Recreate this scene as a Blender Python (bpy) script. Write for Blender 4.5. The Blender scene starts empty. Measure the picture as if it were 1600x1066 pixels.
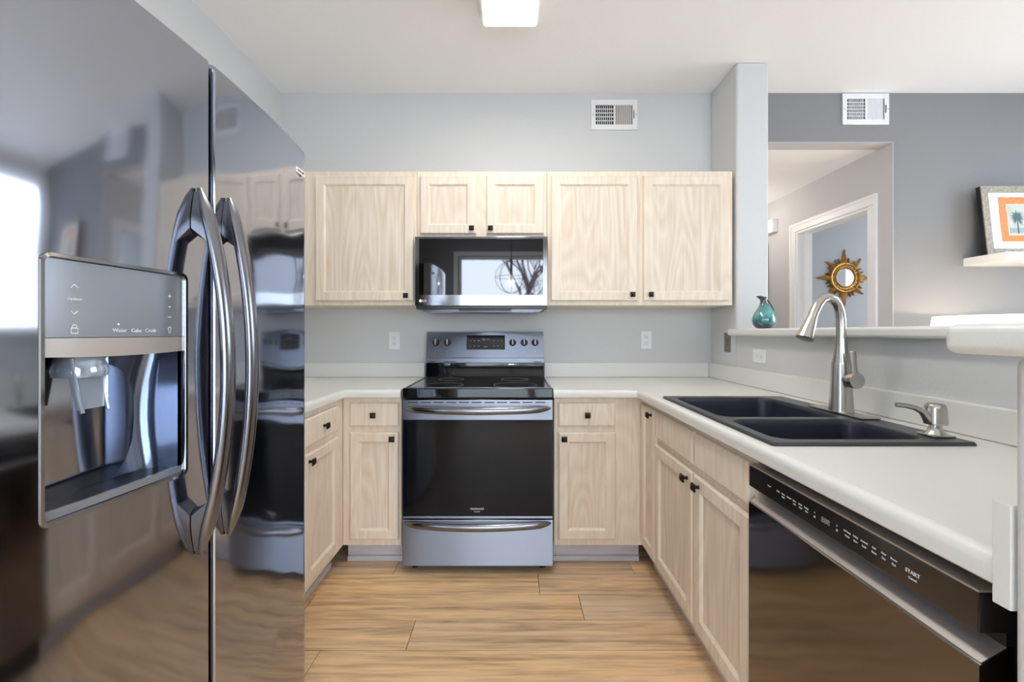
import bpy, bmesh, math, random
from mathutils import Vector, Matrix, Euler
random.seed(7)
PI = math.pi
SC = bpy.context.scene
COL = SC.collection

# ------------------------------------------------------------------ camera, sky, exposure
FPX = 690.0
HZ = 1.22
cam = bpy.data.objects.new('camera', bpy.data.cameras.new('camera'))
COL.objects.link(cam)
cam.location = (0, 0, HZ)
cam.rotation_euler = (PI/2, 0, 0)
cam.data.sensor_width = 36
cam.data.lens = 36*FPX/1600
cam.data.shift_y = -14/1600
cam.data.shift_x = 1/1600
cam.data.clip_start = 0.02
SC.camera = cam
SC.view_settings.view_transform = 'Standard'
SC.view_settings.look = 'None'
SC.view_settings.gamma = 1
SC.view_settings.use_curve_mapping = False
SC.view_settings.exposure = 0.83
SC.cycles.use_denoising = True
SC.cycles.max_bounces = 14
SC.cycles.diffuse_bounces = 7
SC.cycles.glossy_bounces = 6
SC.cycles.sample_clamp_indirect = 6
SC.cycles.caustics_reflective = False
SC.cycles.caustics_refractive = False

SKY = 3.8
world = bpy.data.worlds.new('sky')
SC.world = world
world.use_nodes = True
_n = world.node_tree.nodes; _l = world.node_tree.links
_bg = _n['Background']
_tc = _n.new('ShaderNodeTexCoord'); _sx = _n.new('ShaderNodeSeparateXYZ'); _cr = _n.new('ShaderNodeValToRGB')
_l.new(_tc.outputs['Generated'], _sx.inputs[0]); _l.new(_sx.outputs['Z'], _cr.inputs[0]); _l.new(_cr.outputs[0], _bg.inputs[0])
_cr.color_ramp.elements[0].position = 0.0; _cr.color_ramp.elements[0].color = (.80, .83, .86, 1)
_cr.color_ramp.elements[1].position = 0.03; _cr.color_ramp.elements[1].color = (.80, .90, 1.0, 1)
_bg.inputs[1].default_value = SKY

def light(name, kind, loc, rot, energy, size=None, size_y=None, color=(1, 1, 1), radius=None, portal=False):
    d = bpy.data.lights.new(name, kind)
    d.energy = energy; d.color = color
    if kind == 'AREA':
        d.shape = 'RECTANGLE'; d.size = size; d.size_y = size_y
        d.cycles.is_portal = portal
    elif radius is not None:
        d.shadow_soft_size = radius
    o = bpy.data.objects.new(name, d); COL.objects.link(o)
    o.location = loc; o.rotation_euler = rot
    return o
# room envelope numbers
CEIL = 2.79; XL = -1.508; YB = 2.90; YR = -2.2; XR = 4.2
WIN = {'rear': (-0.87, 2.7, 0.06, 2.46), 'right': (0.6, 2.78, 0.75, 2.6), 'left': (-1.95, -.75, 0.75, 2.35)}  # left opening is added, out of view, as fill for the half wall
a, b, c, d = WIN['rear']
light('rear_window_portal', 'AREA', ((a+b)/2, YR-0.13, (c+d)/2), (PI/2, 0, 0), 1, b-a, d-c, portal=True)
a, b, c, d = WIN['right']
light('right_window_portal', 'AREA', (XR+0.13, (a+b)/2, (c+d)/2), (PI/2, 0, PI/2), 1, b-a, d-c, portal=True)

a, b, c, d = WIN['left']
light('left_fill_portal', 'AREA', (XL-0.13, (a+b)/2, (c+d)/2), (PI/2, 0, -PI/2), 1, b-a, d-c, portal=True)  # portal of the added left opening

# ------------------------------------------------------------------ materials
def lin(c):
    if isinstance(c, str):
        c = [int(c[i:i+2], 16)/255 for i in (0, 2, 4)]
    return tuple(((x/12.92) if x <= .04045 else ((x+.055)/1.055)**2.4) for x in c) + (1,)

def new_mat(name):
    m = bpy.data.materials.new(name); m.use_nodes = True
    return m, m.node_tree.nodes, m.node_tree.links, m.node_tree.nodes['Principled BSDF']

def mat(name, col, rough=.5, metal=0.0, spec=.5, emit=None, estr=0, aniso=0, noise=None, bump=None, trans=0, ior=None, coat=0, vary=0):
    """noise: (scale xyz, amount) tone variation; bump: (scale xyz, distance)"""
    m, n, l, p = new_mat(name)
    c = lin(col)
    p.inputs['Base Color'].default_value = c
    p.inputs['Roughness'].default_value = rough
    p.inputs['Metallic'].default_value = metal
    p.inputs['Specular IOR Level'].default_value = spec
    if trans: p.inputs['Transmission Weight'].default_value = trans
    if ior: p.inputs['IOR'].default_value = ior
    if coat: p.inputs['Coat Weight'].default_value = coat; p.inputs['Coat Roughness'].default_value = .05
    if emit:
        p.inputs['Emission Color'].default_value = lin(emit); p.inputs['Emission Strength'].default_value = estr
    if aniso:
        p.inputs['Anisotropic'].default_value = aniso
        t = n.new('ShaderNodeTangent'); t.direction_type = 'RADIAL'; t.axis = 'Z'
        l.new(t.outputs[0], p.inputs['Tangent']); p.inputs['Anisotropic Rotation'].default_value = .25
    tc = n.new('ShaderNodeTexCoord')
    def nz(scale, det=4):
        mp = n.new('ShaderNodeMapping'); mp.inputs['Scale'].default_value = scale
        l.new(tc.outputs['Object'], mp.inputs[0])
        t = n.new('ShaderNodeTexNoise'); t.inputs['Scale'].default_value = 1; t.inputs['Detail'].default_value = det
        l.new(mp.outputs[0], t.inputs['Vector'])
        return t
    if noise:
        t = nz(noise[0]); r = n.new('ShaderNodeValToRGB'); r.color_ramp.elements[0].position = .3; r.color_ramp.elements[1].position = .7
        k = noise[1]
        r.color_ramp.elements[0].color = tuple(min(1, x*(1-k)) for x in c[:3])+(1,)
        r.color_ramp.elements[1].color = tuple(min(1, x*(1+k)) for x in c[:3])+(1,)
        l.new(t.outputs[0], r.inputs[0]); l.new(r.outputs[0], p.inputs['Base Color'])
    if bump:
        t = nz(bump[0], bump[2] if len(bump) > 2 else 2); b = n.new('ShaderNodeBump'); b.inputs['Distance'].default_value = bump[1]; b.inputs['Strength'].default_value = 1
        l.new(t.outputs[0], b.inputs['Height']); l.new(b.outputs[0], p.inputs['Normal'])
    return m

def wood_mat(name, base, dark, light_, cathedral=True):
    m, n, l, p = new_mat(name)
    tc = n.new('ShaderNodeTexCoord'); oi = n.new('ShaderNodeObjectInfo')
    ad = n.new('ShaderNodeVectorMath'); ad.operation = 'ADD'
    cb = n.new('ShaderNodeCombineXYZ'); mu = n.new('ShaderNodeMath'); mu.operation = 'MULTIPLY'; mu.inputs[1].default_value = 3.0
    l.new(oi.outputs['Random'], mu.inputs[0]); l.new(mu.outputs[0], cb.inputs[0]); l.new(mu.outputs[0], cb.inputs[2])
    l.new(tc.outputs['Object'], ad.inputs[0]); l.new(cb.outputs[0], ad.inputs[1])
    def mapped(s):
        mp = n.new('ShaderNodeMapping'); mp.inputs['Scale'].default_value = s
        l.new(ad.outputs[0], mp.inputs[0]); return mp
    m1 = mapped((70, 70, 3.0)); t1 = n.new('ShaderNodeTexNoise'); t1.inputs['Scale'].default_value = 1; t1.inputs['Detail'].default_value = 6
    l.new(m1.outputs[0], t1.inputs['Vector'])
    m2 = mapped((5.5, 5.5, .9)); t2 = n.new('ShaderNodeTexNoise'); t2.inputs['Scale'].default_value = 1; t2.inputs['Detail'].default_value = 1
    l.new(m2.outputs[0], t2.inputs['Vector'])
    ms = n.new('ShaderNodeMath'); ms.operation = 'MULTIPLY'; ms.inputs[1].default_value = 13 if cathedral else 5
    l.new(t2.outputs[0], ms.inputs[0])
    fr = n.new('ShaderNodeMath'); fr.operation = 'PINGPONG'; fr.inputs[1].default_value = .5
    l.new(ms.outputs[0], fr.inputs[0])
    mx = n.new('ShaderNodeMath'); mx.operation = 'MULTIPLY_ADD'; mx.inputs[1].default_value = .75
    l.new(t1.outputs[0], mx.inputs[0])
    sc = n.new('ShaderNodeMath'); sc.operation = 'MULTIPLY'; sc.inputs[1].default_value = .5
    l.new(fr.outputs[0], sc.inputs[0]); l.new(sc.outputs[0], mx.inputs[2])
    r = n.new('ShaderNodeValToRGB')
    e = r.color_ramp.elements; e[0].position = .28; e[0].color = lin(dark); e[1].position = .72; e[1].color = lin(light_)
    k = e.new(.5); k.color = lin(base)
    l.new(mx.outputs[0], r.inputs[0]); l.new(r.outputs[0], p.inputs['Base Color'])
    p.inputs['Roughness'].default_value = .42; p.inputs['Specular IOR Level'].default_value = .4
    b = n.new('ShaderNodeBump'); b.inputs['Distance'].default_value = .0004; l.new(t1.outputs[0], b.inputs['Height']); l.new(b.outputs[0], p.inputs['Normal'])
    return m

def floor_mat():
    m, n, l, p = new_mat('oak_plank_floor')
    tc = n.new('ShaderNodeTexCoord'); at = n.new('ShaderNodeAttribute'); at.attribute_name = 'tone'
    ad = n.new('ShaderNodeVectorMath'); ad.operation = 'ADD'
    cb = n.new('ShaderNodeCombineXYZ'); mu = n.new('ShaderNodeMath'); mu.operation = 'MULTIPLY'; mu.inputs[1].default_value = 37
    l.new(at.outputs['Fac'], mu.inputs[0]); l.new(mu.outputs[0], cb.inputs[0]); l.new(mu.outputs[0], cb.inputs[1])
    l.new(tc.outputs['Object'], ad.inputs[0]); l.new(cb.outputs[0], ad.inputs[1])
    def noise(s, det, dist=0):
        mp = n.new('ShaderNodeMapping'); mp.inputs['Scale'].default_value = s
        l.new(ad.outputs[0], mp.inputs[0]); t = n.new('ShaderNodeTexNoise'); t.inputs['Scale'].default_value = 1
        t.inputs['Detail'].default_value = det; t.inputs['Distortion'].default_value = dist
        l.new(mp.outputs[0], t.inputs['Vector']); return t
    t1 = noise((1.2, 30, 1), 6, .25); t2 = noise((6, 150, 1), 4); t3 = noise((1.3, 9, 1), 2)
    ms = n.new('ShaderNodeMath'); ms.operation = 'MULTIPLY'; ms.inputs[1].default_value = 9; l.new(t3.outputs[0], ms.inputs[0])
    fr = n.new('ShaderNodeMath'); fr.operation = 'PINGPONG'; fr.inputs[1].default_value = .5; l.new(ms.outputs[0], fr.inputs[0])
    def madd(x, k, y):
        q = n.new('ShaderNodeMath'); q.operation = 'MULTIPLY_ADD'; q.inputs[1].default_value = k
        l.new(x, q.inputs[0])
        if isinstance(y, float): q.inputs[2].default_value = y
        else: l.new(y, q.inputs[2])
        return q.outputs[0]
    v = madd(t1.outputs[0], .62, madd(t2.outputs[0], .32, madd(fr.outputs[0], .14, -.05)))
    r = n.new('ShaderNodeValToRGB'); e = r.color_ramp.elements
    e[0].position = .26; e[0].color = lin('7E5F42'); e[1].position = .68; e[1].color = lin('D2AF80')
    k = e.new(.40); k.color = lin('AD8B62'); k = e.new(.5); k.color = lin('C19E70')
    l.new(v, r.inputs[0])
    hs = n.new('ShaderNodeHueSaturation'); l.new(r.outputs[0], hs.inputs['Color'])
    l.new(madd(at.outputs['Fac'], .5, 1.2), hs.inputs['Value']); l.new(madd(at.outputs['Fac'], .25, .68), hs.inputs['Saturation'])
    l.new(hs.outputs[0], p.inputs['Base Color'])
    p.inputs['Roughness'].default_value = .36; p.inputs['Specular IOR Level'].default_value = .5
    b = n.new('ShaderNodeBump'); b.inputs['Distance'].default_value = .0006; l.new(t2.outputs[0], b.inputs['Height']); l.new(b.outputs[0], p.inputs['Normal'])
    return m

M = {}
orange = ((420, 420, 420), .0005)
M['wall'] = mat('grey_wall_paint', 'D2D3D4', .75, spec=.3, bump=((90, 90, 90), .0012))
M['accent'] = mat('dark_grey_wall_paint', '88898C', .7, spec=.3, bump=((90, 90, 90), .0012))
M['hall'] = mat('warm_grey_wall_paint', 'C6C4C4', .75, spec=.3)
M['bluewall'] = mat('blue_grey_wall_paint', 'A6ABAF', .75, spec=.3)
M['ceiling'] = mat('white_ceiling_paint', 'F7F7F6', .85, spec=.2, bump=((90, 90, 90), .001))
M['trim'] = mat('white_trim_paint', 'ECEBEA', .35, spec=.5)
M['floor'] = floor_mat()
M['groove'] = mat('dark_plank_joint', '4A3A2A', .8)
M['oak'] = wood_mat('pickled_oak', 'E6D8C7', 'DECEBA', 'ECE1D2')
M['oakpanel'] = wood_mat('pickled_oak_panel', 'E1D2C1', 'D8C7B3', 'EADFD1')
M['toe'] = mat('grey_toe_kick', 'C8C7CC', .5, noise=((4, 4, 60), .12))
M['knob'] = mat('oil_rubbed_bronze', '2E2824', .35, metal=.6)
M['counter'] = mat('white_laminate', 'E3E3E0', .32, spec=.5, noise=((260, 260, 260), .015))
M['blackss'] = mat('black_stainless_door', 'A6AAB6', .075, metal=1, bump=((1.2, 2.2, 5.5), .0035, 1))
M['ssrange'] = mat('black_stainless_brushed', '9AA1B0', .42, metal=1, aniso=.93)
M['sshandle'] = mat('stainless_handle', '85868C', .22, metal=1)
M['darkmetal'] = mat('dark_body_metal', '33363C', .4, metal=.6)
M['blackglass'] = mat('black_glass', '0B0D12', .05, spec=.55)
M['mwglass'] = mat('mirrored_black_glass', '6B6B6E', .03, metal=1)
M['mwband'] = mat('mirrored_steel_band', 'A2A3A6', .10, metal=1)
M['ovenglass'] = mat('oven_window_glass', '0C0F16', .09, spec=.28, bump=((3, 3, 8), .0015, 1))
M['blackplastic'] = mat('black_plastic', '15161A', .3, spec=.5)
M['dispenser'] = mat('grey_dispenser_panel', '989EA8', .22, metal=.55)
M['niche'] = mat('dispenser_niche_steel', '7F8BA3', .16, metal=.9)
M['clear'] = mat('smoky_clear_plastic', 'A9B5C6', .08, metal=.5)
M['white_mark'] = mat('white_printed_marks', 'E6E8EC', .5)
M['grey_mark'] = mat('grey_printed_marks', '8F9094', .5)
M['dwglass'] = mat('dishwasher_door_steel', '77726F', .10, metal=1, bump=((1.5, 1.5, 6), .002, 1))
M['dwpanel'] = mat('dishwasher_control_black', '201E1D', .16, metal=.0, spec=.8, coat=.3)
M['dwlip'] = mat('dishwasher_lip_steel', 'B8B0AB', .38, metal=.6)
M['nickel'] = mat('brushed_nickel', 'BDBBB6', .25, metal=1, aniso=.4)
M['sink'] = mat('graphite_composite', '2E323D', .34, spec=.45, noise=((900, 900, 900), .15))
M['sinkrim'] = mat('graphite_rim', '3A3C42', .3, spec=.5)
M['plastic'] = mat('white_plastic', 'ECEDF0', .35)
M['slot'] = mat('dark_slot', '3A3A3D', .7)
M['ventshade'] = mat('duct_shade', '17130F', .9)  # near-black colour carries the shade inside the open vent half
M['ventbrown'] = mat('brownish_damper', 'A39485', .8)  # brownish backing for the right-hand louvres
M['gold'] = mat('antique_gold', 'A97F45', .38, metal=.75, noise=((40, 40, 40), .35), bump=((60, 60, 60), .002))
M['mirror'] = mat('mirror_glass', 'E8ECEC', .02, metal=1)
M['brown'] = mat('brown_door_wood', '5A4238', .5, noise=((60, 60, 3), .2))
M['shade'] = mat('lit_lamp_shade', 'FFF8E8', .8, emit='FFF4DE', estr=1.15)
M['diffuser'] = mat('lit_ceiling_diffuser', 'FFFFFF', .5, emit='FFFBF2', estr=10)
M['black'] = mat('satin_black_metal', '1B1A1C', .4)
M['framewood'] = mat('weathered_frame', '9C968A', .6, noise=((70, 70, 70), .3), bump=((80, 80, 80), .001))
M['mat_white'] = mat('white_mat_board', 'E4E5EA', .7)
M['paper_orange'] = mat('orange_paper', 'DE9259', .8, noise=((60, 60, 60), .1))
M['paper_cream'] = mat('cream_paper', 'D9D0BC', .8)
M['paper_sky'] = mat('pale_print_sky', 'C6CBC2', .8, noise=((12, 12, 12), .08))
M['paper_sea'] = mat('pale_print_sea', '9DB0B4', .8)
M['palm_ink'] = mat('palm_print_ink', '4F7076', .8)
M['stone'] = mat('mottled_stone_plate', '77726A', .35, noise=((260, 260, 260), .8))
M['bark'] = mat('tree_bark', '6B5A58', .9)
M['leaf'] = mat('palm_leaf', '3E5B3A', .6)
M['pale_ground'] = mat('bright_ground', 'DDE0E4', .95, noise=((3, 3, 3), .05))  # ground tone kept pale so the view through the window is bright
M['house'] = mat('pale_siding', 'B9B7B0', .8)

def teal_mat():
    m, n, l, p = new_mat('teal_glazed_glass')
    tc = n.new('ShaderNodeTexCoord'); sx = n.new('ShaderNodeSeparateXYZ'); l.new(tc.outputs['Object'], sx.inputs[0])
    ns = n.new('ShaderNodeTexNoise'); ns.inputs['Scale'].default_value = 22; l.new(tc.outputs['Object'], ns.inputs['Vector'])
    q = n.new('ShaderNodeMath'); q.operation = 'MULTIPLY_ADD'; q.inputs[1].default_value = .09; l.new(ns.outputs[0], q.inputs[0]); l.new(sx.outputs['Z'], q.inputs[2])
    r = n.new('ShaderNodeValToRGB'); e = r.color_ramp.elements
    e[0].position = .055; e[0].color = lin('2A2A3C'); e[1].position = .2; e[1].color = lin('1F2E38')
    k = e.new(.085); k.color = lin('1D6E72'); k = e.new(.13); k.color = lin('4FA5A2'); k = e.new(.17); k.color = lin('2C5F68')
    l.new(q.outputs[0], r.inputs[0]); l.new(r.outputs[0], p.inputs['Base Color'])
    p.inputs['Roughness'].default_value = .06; p.inputs['Coat Weight'].default_value = 1; p.inputs['Specular IOR Level'].default_value = .8
    return m
M['teal'] = teal_mat()
def glass_pane():
    m, n, l, p = new_mat('clear_window_glass')
    g = n.new('ShaderNodeBsdfGlossy'); g.inputs['Roughness'].default_value = 0
    t = n.new('ShaderNodeBsdfTransparent'); fz = n.new('ShaderNodeLayerWeight'); fz.inputs[0].default_value = .15
    mx = n.new('ShaderNodeMixShader'); l.new(fz.outputs['Fresnel'], mx.inputs[0]); l.new(t.outputs[0], mx.inputs[1]); l.new(g.outputs[0], mx.inputs[2])
    l.new(mx.outputs[0], n['Material Output'].inputs['Surface'])
    return m
M['pane'] = glass_pane()

# ------------------------------------------------------------------ mesh helpers
OFF = {}
class MB:
    def __init__(s): s.v = []; s.f = []
    def add(s, vs, fs):
        k = len(s.v); s.v += [tuple(x) for x in vs]; s.f += [tuple(i+k for i in f) for f in fs]; return s
    def box(s, x0, x1, y0, y1, z0, z1, r=0, seg=2):
        x0, x1 = min(x0, x1), max(x0, x1); y0, y1 = min(y0, y1), max(y0, y1); z0, z1 = min(z0, z1), max(z0, z1)
        if r <= 0:
            v = [(x, y, z) for x in (x0, x1) for y in (y0, y1) for z in (z0, z1)]
            return s.add(v, [(0, 1, 3, 2), (4, 6, 7, 5), (0, 4, 5, 1), (2, 3, 7, 6), (0, 2, 6, 4), (1, 5, 7, 3)])
        bm = bmesh.new(); bmesh.ops.create_cube(bm, size=1)
        for q in bm.verts:
            q.co = Vector(((x0+x1)/2+q.co.x*(x1-x0), (y0+y1)/2+q.co.y*(y1-y0), (z0+z1)/2+q.co.z*(z1-z0)))
        r = min(r, (x1-x0)*.49, (y1-y0)*.49, (z1-z0)*.49)
        bmesh.ops.bevel(bm, geom=bm.edges[:], offset=r, segments=seg, profile=.5, affect='EDGES')
        bm.verts.index_update(); s.add([q.co[:] for q in bm.verts], [[q.index for q in f.verts] for f in bm.faces]); bm.free(); return s
    def prism(s, pts, axis, a, b):
        """pts 2D polygon, extruded along axis ('x','y','z') a..b"""
        def P(p, t):
            return {'x': (t, p[0], p[1]), 'y': (p[0], t, p[1]), 'z': (p[0], p[1], t)}[axis]
        n = len(pts)
        return s.add([P(p, a) for p in pts]+[P(p, b) for p in pts],
                     [tuple(range(n))[::-1], tuple(range(n, 2*n))]+[(i, (i+1) % n, n+(i+1) % n, n+i) for i in range(n)])
    def rings(s, rings, cap0=True, cap1=True, loop=True):
        n = len(rings[0]); vs = [p for r in rings for p in r]; fs = []
        for j in range(len(rings)-1):
            for i in range(n if loop else n-1):
                fs.append((j*n+i, j*n+(i+1) % n, (j+1)*n+(i+1) % n, (j+1)*n+i))
        if cap0: fs.append(tuple(range(n))[::-1])
        if cap1: fs.append(tuple((len(rings)-1)*n+i for i in range(n)))
        return s.add(vs, fs)
    def lathe(s, prof, c=(0, 0, 0), axis=(0, 0, 1), n=24, cap0=True, cap1=True):
        """prof [(radius, height)]"""
        ax = Vector(axis).normalized(); q = Vector((0, 0, 1)).rotation_difference(ax); c = Vector(c)
        rs = [[c+q @ Vector((max(r, 1e-5)*math.cos(2*PI*i/n), max(r, 1e-5)*math.sin(2*PI*i/n), h)) for i in range(n)] for r, h in prof]
        return s.rings(rs, cap0, cap1)
    def tube(s, path, rad, n=12, up=(0, 0, 1), cap=True):
        """rad: number, or list of r or (ru, rv) per point; ru along side, rv along 'up-ish' normal"""
        P = [Vector(p) for p in path]; up = Vector(up); rs = []
        for i, p in enumerate(P):
            t = (P[min(i+1, len(P)-1)]-P[max(i-1, 0)]).normalized()
            side = t.cross(up)
            if side.length < 1e-4: side = t.cross(Vector((1, 0, 0)))
            side.normalize(); nn = side.cross(t).normalized()
            r = rad[i] if isinstance(rad, (list, tuple)) else rad
            ru, rv = r if isinstance(r, tuple) else (r, r)
            rs.append([p+side*ru*math.cos(2*PI*k/n)+nn*rv*math.sin(2*PI*k/n) for k in range(n)])
        return s.rings(rs, cap, cap)

def finish(me, ang=35):
    bm = bmesh.new(); bm.from_mesh(me)
    bmesh.ops.remove_doubles(bm, verts=bm.verts[:], dist=1e-6)
    bmesh.ops.recalc_face_normals(bm, faces=bm.faces[:])
    for f in bm.faces: f.smooth = True
    for e in bm.edges:
        if len(e.link_faces) == 2: e.smooth = e.calc_face_angle(0) < math.radians(ang)
    bm.to_mesh(me); bm.free()

def tag(o, label=None, cat=None, group=None, kind=None):
    if label: o['label'] = label
    if cat: o['category'] = cat
    if group: o['group'] = group
    if kind: o['kind'] = kind
    return o
def part(name, mb, m, parent=None, label=None, ang=35):
    me = bpy.data.meshes.new(name)
    off = OFF.get(parent.name, Vector()) if parent else Vector()
    me.from_pydata([tuple(Vector(v)-off) for v in mb.v], [], mb.f)
    finish(me, ang)
    me.materials.append(M[m])
    o = bpy.data.objects.new(name, me); COL.objects.link(o)
    if len(me.polygons) < 20000:
        w = o.modifiers.new('weighted_normals', 'WEIGHTED_NORMAL'); w.keep_sharp = True; w.weight = 90
    if parent: o.parent = parent; OFF[o.name] = off
    if label: o['label'] = label
    return o
def thing(name, label, cat, loc=(0, 0, 0), rz=0, group=None, local=False):
    o = bpy.data.objects.new(name, None); COL.objects.link(o); o.empty_display_size = .1
    o.location = loc; o.rotation_euler = (0, 0, rz)
    OFF[o.name] = Vector() if local else Vector(loc)
    return tag(o, label, cat, group)
def struct(name, mb, m, label=None):
    o = part(name, mb, m); o['kind'] = 'structure'
    if label: o['label'] = label
    return o
def text_mb(body, size, origin, right, up, depth=.0006, align='CENTER'):
    """lettering as mesh: origin, right/up world directions"""
    cu = bpy.data.curves.new('t', 'FONT'); cu.body = body; cu.size = size; cu.align_x = align; cu.align_y = 'CENTER'
    cu.extrude = depth/2; cu.resolution_u = 2
    ob = bpy.data.objects.new('t', cu); COL.objects.link(ob)
    bpy.context.view_layer.update()
    me = bpy.data.meshes.new_from_object(ob.evaluated_get(bpy.context.evaluated_depsgraph_get()))
    R = Vector(right).normalized(); U = Vector(up).normalized(); N = R.cross(U); O = Vector(origin)
    mb = MB(); mb.add([O+R*v.co.x+U*v.co.y+N*v.co.z for v in me.vertices], [tuple(p.vertices) for p in me.polygons])
    bpy.data.objects.remove(ob); bpy.data.curves.remove(cu); bpy.data.meshes.remove(me)
    return mb
def merge(*mbs):
    o = MB()
    for m in mbs: o.add(m.v, m.f)
    return o

# ------------------------------------------------------------------ room shell
def grid_plate(mb, us, zs, holes, d0, d1, P):
    """plate in (u, z) with rectangular holes, thickness d0..d1; P maps (u, d, z) to a point; outer faces only"""
    us = sorted(set(us)); zs = sorted(set(zs))
    def ok(i, j):
        if not (0 <= i < len(us)-1 and 0 <= j < len(zs)-1): return False
        cu, cz = (us[i]+us[i+1])/2, (zs[j]+zs[j+1])/2
        return not any(h[0] < cu < h[1] and h[2] < cz < h[3] for h in holes)
    for i in range(len(us)-1):
        for j in range(len(zs)-1):
            if not ok(i, j): continue
            u0, u1, z0, z1 = us[i], us[i+1], zs[j], zs[j+1]
            for d in (d0, d1): mb.add([P(u0, d, z0), P(u1, d, z0), P(u1, d, z1), P(u0, d, z1)], [(0, 1, 2, 3)])
            for di, dj, p, q in ((-1, 0, (u0, z0), (u0, z1)), (1, 0, (u1, z0), (u1, z1)), (0, -1, (u0, z0), (u1, z0)), (0, 1, (u0, z1), (u1, z1))):
                if not ok(i+di, j+dj): mb.add([P(p[0], d0, p[1]), P(q[0], d0, q[1]), P(q[0], d1, q[1]), P(p[0], d1, p[1])], [(0, 1, 2, 3)])
    return mb
def wall_with_hole(axis, pos, th, u0, u1, z0, z1, holes):
    """axis 'x': wall plane x=pos..pos+th spanning y u0..u1; 'y': plane y spanning x"""
    mb = MB(); us = [u0, u1]+[h[0] for h in holes]+[h[1] for h in holes]; zs = [z0, z1]+[h[2] for h in holes]+[h[3] for h in holes]
    zs = [z for z in zs if z0 <= z <= z1]; us = [u for u in us if u0 <= u <= u1]
    grid_plate(mb, us, zs, holes, pos, pos+th, (lambda u, d, z: (d, u, z)) if axis == 'x' else (lambda u, d, z: (u, d, z)))
    return mb
PX0, PX1, PY = 1.31, 1.498, 2.567      # pillar between kitchen and living room
HX = 2.51                               # hall right wall
STY0, STY1, STX = .445, .564, .6385      # stub wall at the near end of the counter
struct('wall_back', MB().box(XL-.12, PX1, YB, YB+.12, 0, CEIL), 'wall')
struct('wall_left', wall_with_hole('x', XL-.12, .12, YR, YB, 0, CEIL, [WIN['left']]), 'wall')
struct('wall_accent', wall_with_hole('y', YB, .12, PX1+.002, XR, 0, CEIL, [(PX1+.002, HX, 0, 2.47)]), 'accent')
struct('wall_rear', wall_with_hole('y', YR-.12, .12, XL-.12, XR+.12, 0, CEIL, [WIN['rear']]), 'accent')
struct('wall_right', wall_with_hole('x', XR, .12, YR, YB, 0, CEIL, [WIN['right']]), 'wall')
pil = MB().box(PX0, PX1, PY, YB, 0, CEIL, r=.014, seg=4)
struct('wall_pillar', pil, 'wall')
struct('wall_half', MB().box(PX0, PX1-.04, STY0, PY, 0, 1.1995), 'wall')
struct('wall_stub', MB().box(STX, PX0, STY0, STY1, 0, 1.188, r=.012, seg=3), 'wall')
# hall and room behind it
struct('wall_hall_right', wall_with_hole('x', HX, .12, YB+.12, 4.7, 0, 2.6, [(3.09, 3.885, 0, 2.10)]), 'hall')
struct('trim_1', MB().box(HX-.004, HX-.0002, YB+.0004, YB+.1185, 0, 2.4655).box(PX1+.004, HX-.0002, YB+.0004, YB+.12, 2.466, 2.4698), 'hall')
struct('wall_hall_left', MB().box(PX1-.12, PX1, YB+.12, 4.7, 0, 2.6), 'hall')
struct('wall_hall_end', MB().box(PX1, HX, 4.7, 4.8, 0, 2.6), 'hall')
struct('ceiling_hall', MB().box(PX1-.1, HX+.12, YB+.12, 4.8, 2.47, 2.6), 'ceiling')
struct('wall_bedroom_far', MB().box(HX+.12, 4.8, 4.3, 4.4, 0, 2.6), 'bluewall')
struct('wall_bedroom_side', MB().box(4.7, 4.8, YB+.12, 4.3, 0, 2.6), 'bluewall')
struct('ceiling_bedroom', MB().box(HX+.12, 4.8, YB+.12, 4.4, 2.5, 2.6), 'ceiling')
struct('ceiling', MB().box(XL-.12, XR+.12, YR-.12, YB+.12, CEIL, CEIL+.1), 'ceiling')
struct('ground_outside', MB().box(-20, 22, -30, 12, -.5, -.4), 'pale_ground')

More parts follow.
